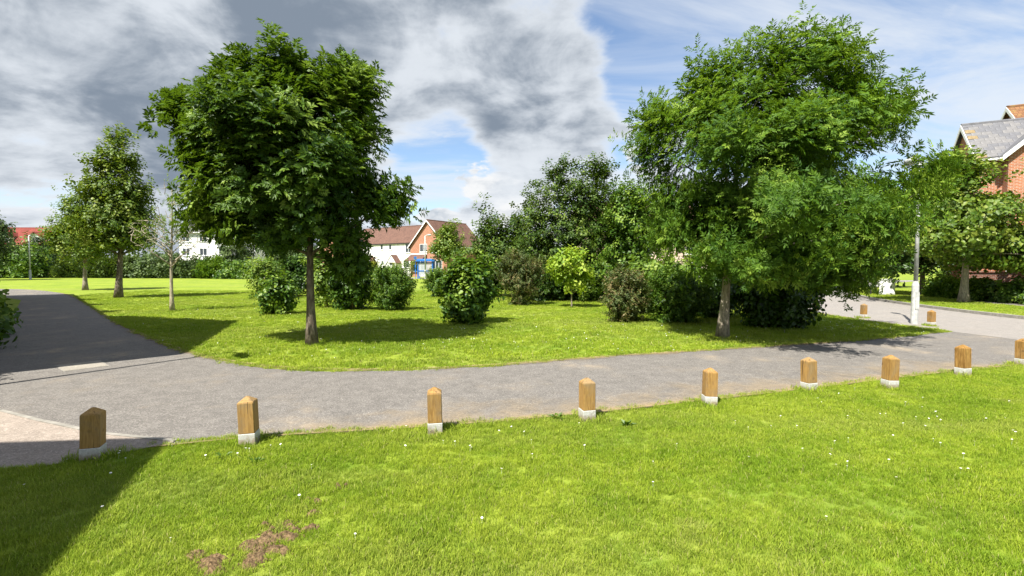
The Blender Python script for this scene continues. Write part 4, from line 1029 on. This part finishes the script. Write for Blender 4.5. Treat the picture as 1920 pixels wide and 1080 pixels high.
loft([ring(-2.1, .72, .32, .62, .92), ring(-1.95, .82, .24, .75, .93), ring(-1.0, .86, .22, .90, .95), ring(.0, .87, .22, .95, .96), ring(1.6, .86, .22, .96, .95), ring(2.05, .80, .28, .85, .93)], 'body', M['carp'], CAR)
cb = loft([ring(-1.0, .80, .88, .92, .9), ring(-.35, .78, .90, 1.42, .80), ring(.9, .78, .92, 1.46, .80), ring(1.85, .76, .90, 1.0, .85)], 'cabin', M['carp'], CAR)
mb = MB(); mb.add([(-.66, -.99, .97), (.66, -.99, .97), (.56, -.42, 1.40), (-.56, -.42, 1.40)], [(0, 1, 2, 3)]); mb.v = [(a, b_ - .03, c + .02) for a, b_, c in mb.v]; mb.build('windscreen', M['glass'], CAR)
for sg in (-1, 1):
    for yy in (-1.3, 1.3):
        mb = MB(); mb.tube([(sg * .90, yy, .31), (sg * .70, yy, .31)], [.31, .31], 16); w_ = mb.build('wheel', M['rubber'], CAR)
        mb = MB(); mb.tube([(sg * .91, yy, .31), (sg * .88, yy, .31)], [.19, .19], 12); mb.build('rim', M['metal'], w_)
    mb = MB(); mb.box(sg * .6 - .16, sg * .6 + .16, -2.08, -1.98, .58, .72); mb.build('headlight', M['clear'], CAR)
mb = MB(); mb.box(-.26, .26, -2.14, -2.11, .40, .51); mb.build('number_plate', M['paintw'], CAR)

# ------------------------------------------------------------------ timber bollards
def bollard_meshes():
    import bmesh
    w = .071; bm = bmesh.new(); lv = []
    for z in (.124, .425): lv.append([bm.verts.new((sx_ * w, sy_ * w, z)) for sx_, sy_ in ((-1, -1), (1, -1), (1, 1), (-1, 1))])
    tp = [bm.verts.new((sx_ * .012, sy_ * .012, .474)) for sx_, sy_ in ((-1, -1), (1, -1), (1, 1), (-1, 1))]
    bm.faces.new(lv[0][::-1]); bm.faces.new(tp)
    for i in range(4):
        j = (i + 1) % 4; bm.faces.new((lv[0][i], lv[0][j], lv[1][j], lv[1][i])); bm.faces.new((lv[1][i], lv[1][j], tp[j], tp[i]))
    bmesh.ops.bevel(bm, geom=[e for e in bm.edges], offset=.005, segments=2, affect='EDGES'); a = bpy.data.meshes.new('post'); bm.to_mesh(a); bm.free()
    bm = bmesh.new(); bmesh.ops.create_cube(bm, size=1.0)
    for v in bm.verts: v.co = (v.co.x * .148, v.co.y * .148, (.037 + v.co.z * .174))
    bmesh.ops.bevel(bm, geom=[e for e in bm.edges], offset=.004, segments=1, affect='EDGES'); b_ = bpy.data.meshes.new('foot_band'); bm.to_mesh(b_); bm.free()
    a.materials.append(M['wood']); b_.materials.append(M['white']); return a, b_
PM, BMs = bollard_meshes(); BOL = []
bl = [(165, 869, 22, 'short timber bollard in shade beside the buff side path, first on the left'), (463, 839, 11, 'short timber bollard second from the left along the footpath'),
      (815, 818, 8, 'slim looking timber bollard seen face on below the white terrace'), (1102, 793, 13.5, 'short timber bollard fourth from the left, beside a leafy weed'),
      (1333, 765, -4, 'short timber bollard fifth from the left, below the bright ash trunk'), (1521, 738, 14, 'short timber bollard sixth from the left, below the tree shadow on the path'),
      (1673, 733, 4, 'short timber bollard seventh from the left, with a chunky white foot'), (1811, 709, 12, 'short timber bollard eighth from the left, second from the right edge'),
      (1923, 690, 8, 'short timber bollard cut by the right edge of the frame'), (1531, 592, 5, 'timber bollard peeping out behind the dark evergreen shrub by the road'),
      (1621, 600, 5, 'timber bollard on the lawn tip between the evergreen shrub and the lamp post'), (1749, 615, 5, 'timber bollard at the tip of the lawn right of the lamp post')]
rb = random.Random(8)
for px, py, rzd, lab in bl:
    x, y = P(px, py - 3); y += .05
    root = empty('timber_bollard', (x, y, 0), math.radians(rzd), lab, 'bollard', 'timber bollards along the path')
    root.rotation_euler = (rb.uniform(-.03, .03), rb.uniform(-.03, .03), math.radians(rzd)); k = rb.uniform(.97, 1.03); root.scale = (1, 1, k)
    link('post', PM, None, root); link('foot_band', BMs, None, root); BOL.append((x, y))

# ------------------------------------------------------------------ shade shrub at the path corner (outside the frame)
plant('shrub', 'garden shrub beyond the left edge shading the path corner', 'shrub', (-8.9, 5.5), [(0, 0, .9, .9, .9, .9), (.1, .5, 1.3, .6, .7, .7)], 80, 7, .16, 'broad', 1.2, 'shrub', 'twig', None, None, 141, stems=6, crown='foliage', floor=.05)

# ------------------------------------------------------------------ bare soil, crumbs
soil = [(395, 1058, .16, .10), (505, 1035, .17, .15), (470, 1062, .10, .07), (545, 985, .11, .07), (585, 945, .09, .05), (635, 912, .05, .03), (520, 1012, .12, .06)]
rs = random.Random(3); soil = [(px + rs.gauss(0, 20 if rx > .1 else 10), py + rs.gauss(0, 11 if rx > .1 else 5), rx * rs.uniform(.22, .5), ry * rs.uniform(.22, .5)) for px, py, rx, ry in soil for _ in range(7 if rx > .1 else 3)]
SOILW = []
for i, (px, py, rx, ry) in enumerate(soil):
    x, y = P(px, py); SOILW.append((x, y, rx, ry)); mb = MB(); n = 18; rings = 5; vs = [(x, y, .022)]
    for k in range(1, rings + 1):
        for j in range(n):
            an = 2 * math.pi * j / n; q = k / rings; nz = mnoise.noise(Vector((math.cos(an) * 1.7 + i * 5, math.sin(an) * 1.7, i))); rr_ = q * (1 + .45 * nz)
            z = (.026 * (1 - q ** 2) + .022 * mnoise.noise(Vector((x * 40 + math.cos(an) * q * 6, y * 40 + math.sin(an) * q * 6, i)))) if k < rings else -.004
            vs.append((x + rx * rr_ * math.cos(an), y + ry * rr_ * math.sin(an), max(z, .003) if k < rings else z))
    fs = [(0, 1 + j, 1 + (j + 1) % n) for j in range(n)]
    for k in range(rings - 1): fs += [(1 + k * n + j, 1 + (k + 1) * n + j, 1 + (k + 1) * n + (j + 1) % n, 1 + k * n + (j + 1) % n) for j in range(n)]
    mb.add(vs, fs); o = mb.build('soil_patch', M['soil'], None, True); o['kind'] = 'structure'
mb = MB()
for i in range(1100):
    x, y, rx, ry = rs.choice(SOILW); an = rs.uniform(0, 6.3); q = rs.uniform(0, 1.7); cx, cy = x + rx * q * math.cos(an), y + ry * q * math.sin(an); s_ = rs.uniform(.004, .013); z = .02 * max(0, 1 - q) + s_ * .4
    vs = [(cx + dx_ * s_ * rs.uniform(.6, 1.2), cy + dy_ * s_ * rs.uniform(.6, 1.2), z + dz_ * s_ * rs.uniform(.6, 1.1)) for dx_, dy_, dz_ in ((1, 0, 0), (0, 1, 0), (-1, 0, 0), (0, -1, 0), (0, 0, 1), (0, 0, -1))]
    mb.add(vs, [(0, 1, 4), (1, 2, 4), (2, 3, 4), (3, 0, 4), (1, 0, 5), (2, 1, 5), (3, 2, 5), (0, 3, 5)])
o = mb.build('soil_crumbs', M['soil']); tag(o, 'loose dry soil crumbs around the bare patches in the near lawn', 'soil', None, 'stuff')

# ------------------------------------------------------------------ grass
TC = bpy.data.collections.new('grass_tufts')
def tuft(i, nb, rad, h, w):
    r = random.Random(200 + i); mb = MB(); tt = []
    for k in range(nb):
        an = r.uniform(0, 6.283); q = rad * math.sqrt(r.random()); bx, by = q * math.cos(an), q * math.sin(an); hh = h * r.uniform(.45, 1.15); ln = r.uniform(.15, .95) * hh; la = r.uniform(0, 6.283); ww = w * r.uniform(.6, 1.2); px_, py_ = -math.sin(la), math.cos(la)
        tx, ty = math.cos(la) * ln, math.sin(la) * ln
        mb.add([(bx - px_ * ww / 2, by - py_ * ww / 2, -.004), (bx + px_ * ww / 2, by + py_ * ww / 2, -.004), (bx + tx * .35 + px_ * ww * .42, by + ty * .35 + py_ * ww * .42, hh * .62), (bx + tx * .35 - px_ * ww * .42, by + ty * .35 - py_ * ww * .42, hh * .62), (bx + tx, by + ty, hh)],
               [(0, 1, 2, 3), (3, 2, 4)]); tt += [r.random()] * 5
    me = mb.mesh('grass_tuft'); a = me.attributes.new('tint', 'FLOAT', 'POINT'); a.data.foreach_set('value', tt); me.materials.append(M['blade'])
    o = bpy.data.objects.new('grass_tuft_%d' % i, me); TC.objects.link(o); return o
for i in range(5): tuft(i, 56, .058, .037, .0037)
for i in range(5, 8): tuft(i, 44, .10, .046, .009)


def grass_object(name, label, pts, scl, idx, tilt=.12, seed=1):
    r = np.random.default_rng(seed); n = len(pts); me = bpy.data.meshes.new(name); me.vertices.add(n); me.vertices.foreach_set('co', np.asarray(pts, np.float32).ravel())
    rot = np.c_[r.normal(0, tilt, n), r.normal(0, tilt, n), r.uniform(0, 6.283, n)].astype(np.float32)
    a = me.attributes.new('rotv', 'FLOAT_VECTOR', 'POINT'); a.data.foreach_set('vector', rot.ravel())
    a = me.attributes.new('scl', 'FLOAT', 'POINT'); a.data.foreach_set('value', np.asarray(scl, np.float32)); a = me.attributes.new('idx', 'INT', 'POINT'); a.data.foreach_set('value', np.asarray(idx, np.int32))
    o = link(name, me, M['blade']); tag(o, label, 'grass', None, 'stuff')
    ng = bpy.data.node_groups.new(name, 'GeometryNodeTree'); ng.interface.new_socket('Geometry', in_out='INPUT', socket_type='NodeSocketGeometry'); ng.interface.new_socket('Geometry', in_out='OUTPUT', socket_type='NodeSocketGeometry')
    gi = ng.nodes.new('NodeGroupInput'); go = ng.nodes.new('NodeGroupOutput'); ip = ng.nodes.new('GeometryNodeInstanceOnPoints'); ci = ng.nodes.new('GeometryNodeCollectionInfo')
    ci.inputs['Collection'].default_value = TC; ci.inputs['Separate Children'].default_value = True; ci.inputs['Reset Children'].default_value = True
    def na(nm, dt): q = ng.nodes.new('GeometryNodeInputNamedAttribute'); q.data_type = dt; q.inputs[0].default_value = nm; return q.outputs[0]
    ng.links.new(gi.outputs[0], ip.inputs['Points']); ng.links.new(ci.outputs[0], ip.inputs['Instance']); ip.inputs['Pick Instance'].default_value = True
    ng.links.new(na('idx', 'INT'), ip.inputs['Instance Index']); ng.links.new(na('rotv', 'FLOAT_VECTOR'), ip.inputs['Rotation']); ng.links.new(na('scl', 'FLOAT'), ip.inputs['Scale']); ng.links.new(ip.outputs[0], go.inputs[0])
    md = o.modifiers.new('grass', 'NODES'); md.node_group = ng
    return o


def scatter(n, x0, x1, y0, y1, poly, seed, dens=None, view=1.18):
    r = np.random.default_rng(seed); x = r.uniform(x0, x1, n); y = r.uniform(y0, y1, n); k = in_poly(x, y, poly) & (np.abs(x) < view * y + 1.2)
    if dens is not None: k &= r.uniform(0, 1, n) < dens(x, y)
    for bx, by in BOL: k &= ~((np.abs(x - bx) < .085) & (np.abs(y - by) < .085))
    return x[k], y[k], r
def patchy(x, y):
    return np.array([mnoise.fractal(Vector((a * 1.3, b_ * 1.3, 2.0)), 1.0, 2.0, 3) for a, b_ in zip(x, y)])
x, y, r = scatter(85000, -5.5, 11.5, 1.6, 9.6, lawn_poly, 301, lambda x, y: np.clip(5.5 / y, .35, 1.0))
for sx_, sy_, rx, ry in SOILW:
    k = (((x - sx_) / rx) ** 2 + ((y - sy_) / ry) ** 2 > .7) | (r.random(len(x)) < .18); x, y = x[k], y[k]
pt = patchy(x, y); sc = np.clip(.9 + .32 * pt, .55, 1.4) * r.uniform(.75, 1.2, len(x))
grass_object('near_grass', 'bright green mown grass filling the foreground', np.c_[x, y, np.zeros(len(x))], sc, r.integers(0, 5, len(x)), .15, 1)
x, y, r = scatter(90000, -26, 12, 7.6, 34, island_poly, 302, lambda x, y: np.clip((12.0 / y) ** 1.3, .12, 1.0), 1.1)
pt = patchy(x, y); sc = np.clip(.95 + .4 * pt, .55, 1.5) * r.uniform(.75, 1.2, len(x))
grass_object('island_grass', 'bright green mown grass of the lawn around the trees', np.c_[x, y, np.zeros(len(x))], sc, r.integers(5, 8, len(x)), .15, 2)
x, y, r = scatter(9000, 16, 26, 8, 34, offset(KR, .16).tolist() + offset(KR, 3.45)[::-1].tolist(), 303, None, 1.2)
grass_object('verge_grass', 'mown grass of the verge across the road', np.c_[x, y, np.full(len(x), .10)], r.uniform(.7, 1.2, len(x)), r.integers(5, 8, len(x)), .15, 3)
# longer fringes along the edges
fr_ = []
for line, sg in ((E1, -1), (E2, 1), (isl_road, 1)):
    rr2 = np.random.default_rng(44); q = resample(line, .035)
    q = q[(np.abs(q[:, 0]) < 1.15 * q[:, 1] + 1) & (q[:, 1] < 26)]; t = np.gradient(q, axis=0); t /= np.linalg.norm(t, axis=1, keepdims=True) + 1e-9; nn = np.c_[-t[:, 1], t[:, 0]] * sg
    fr_.append(q + nn * rr2.normal(.03, .05, len(q))[:, None])
fr_ = np.vstack(fr_); fr_ = fr_[np.random.default_rng(3).random(len(fr_)) < .75]; r = np.random.default_rng(9)
grass_object('edge_grass', 'ragged fringe of grass along the path edges', np.c_[fr_, np.full(len(fr_), .01)], r.uniform(.6, 1.25, len(fr_)), r.integers(0, 5, len(fr_)), .3, 4)

# longer grass left by the mower round shrubs, trunks and posts
tp = []; rr2 = np.random.default_rng(71)
for bx, by, br in BUSH + [(*P(585, 648), .16), (*P(1354, 634), .2), (*P(1072, 577), .15), (*P(323, 584), .12)]:
    n = int(70 * br + 20); an = rr2.uniform(0, 6.283, n); q = br * rr2.uniform(.55, 1.1, n); tp.append(np.c_[bx + q * np.cos(an), by + q * np.sin(an)])
for bx, by in BOL:
    n = 16; an = rr2.uniform(0, 6.283, n); q = rr2.uniform(.10, .16, n); tp.append(np.c_[bx + q * np.cos(an), by + q * np.sin(an)])
tp = np.vstack(tp); grass_object('long_grass', 'longer uncut grass around shrubs and posts', np.c_[tp, np.zeros(len(tp))], rr2.uniform(1.0, 2.1, len(tp)), rr2.integers(0, 5, len(tp)), .25, 6)

# daisies
mb = MB(); yk = MB(); r = np.random.default_rng(17); ds = []
for cx, cy, sx_, sy_, n in ((-3.2, 3.9, .6, .5, 16), (-2.3, 4.3, .35, .15, 9), (1.4, 4.6, 1.6, .5, 26), (4.6, 5.4, 1.2, .5, 60), (3.6, 4.2, 1.4, .6, 26), (5.5, 4.2, 1, .6, 24), (-.2, 3.0, 1.2, .7, 14), (-.6, 4.5, .8, .15, 10), (9.3, 13.4, 1.3, .8, 170), (0, 10.5, 3.5, 1.2, 160), (-2.5, 12, 2, 1.5, 110), (3, 13, 2, 2, 90), (-9, 18, 6, 5, 150)):
    p = np.c_[r.normal(cx, sx_, n), r.normal(cy, sy_, n)]; ds.append(p)
ds = np.vstack(ds); ds = ds[r.random(len(ds)) < .72]; k = in_poly(ds[:, 0], ds[:, 1], lawn_poly) | in_poly(ds[:, 0], ds[:, 1], island_poly); ds = ds[k]
for x, y in ds:
    h = r.uniform(.035, .06); R_ = r.uniform(.006, .0095) * (1.0 if y < 8 else 1.35); tx, ty = r.normal(0, .25, 2); c = np.array([x, y, h]); ring_ = []
    for j in range(8): an = j * math.pi / 4; ring_.append((x + R_ * math.cos(an), y + R_ * math.sin(an), h + tx * R_ * math.cos(an) + ty * R_ * math.sin(an) + .001))
    mb.add([tuple(c)] + ring_, [(0, 1 + j, 1 + (j + 1) % 8) for j in range(8)]); mb.add([(x - .001, y, 0), (x + .001, y, 0), (x, y, h)], [(0, 1, 2)])
    yk.add([(x + R_ * .35 * math.cos(a_), y + R_ * .35 * math.sin(a_), h + .003) for a_ in (0, 1.57, 3.14, 4.71)], [(0, 1, 2, 3)])
o = mb.build('daisies', M['petal']); tag(o, 'tiny white daisies dotted over the lawns', 'daisies', None, 'stuff'); yo = yk.build('daisy_centres', M['yolk'], o); yo['kind'] = 'stuff'

# broad leaved weeds near the bollards
def weed(px, py, s_, seed, lab):
    x, y = P(px, py); r = np.random.default_rng(seed); root = empty('dock_weed', (x, y, 0), 0, lab, 'weed', 'weeds by the path'); mb = MB()
    for k in range(11):
        an = k * 2.4 + r.uniform(-.3, .3); el = r.uniform(.35, 1.1); L = s_ * r.uniform(.7, 1.2); wd = L * .28; d = np.array([math.cos(an) * math.cos(el), math.sin(an) * math.cos(el), math.sin(el)]); sd = np.array([-math.sin(an), math.cos(an), 0])
        o_ = np.zeros(3); mid = o_ + d * L * .55; tip = o_ + d * L - np.array([0, 0, L * .25]); mb.add([o_, mid * .5 + sd * wd * .5, mid + sd * wd * .5, tip, mid - sd * wd * .5, mid * .5 - sd * wd * .5], [(0, 1, 2, 3), (0, 3, 4, 5)])
    me = mb.mesh('leaf_rosette'); a = me.attributes.new('tint', 'FLOAT', 'POINT'); a.data.foreach_set('value', r.uniform(.2, .8, len(me.vertices))); link('leaf_rosette', me, M['shrub'], root)
weed(1045, 786, .13, 1, 'leafy green dock weed at the path edge left of the fourth bollard')
weed(1175, 800, .12, 2, 'leafy green weed in the grass right of the fourth bollard')
weed(420, 858, .10, 3, 'low green weed in the grass before the second bollard')
weed(480, 870, .09, 4, 'low green weed in the near grass below the second bollard')
print('LEAF TRIS', TRI[0], 'slates', ns)
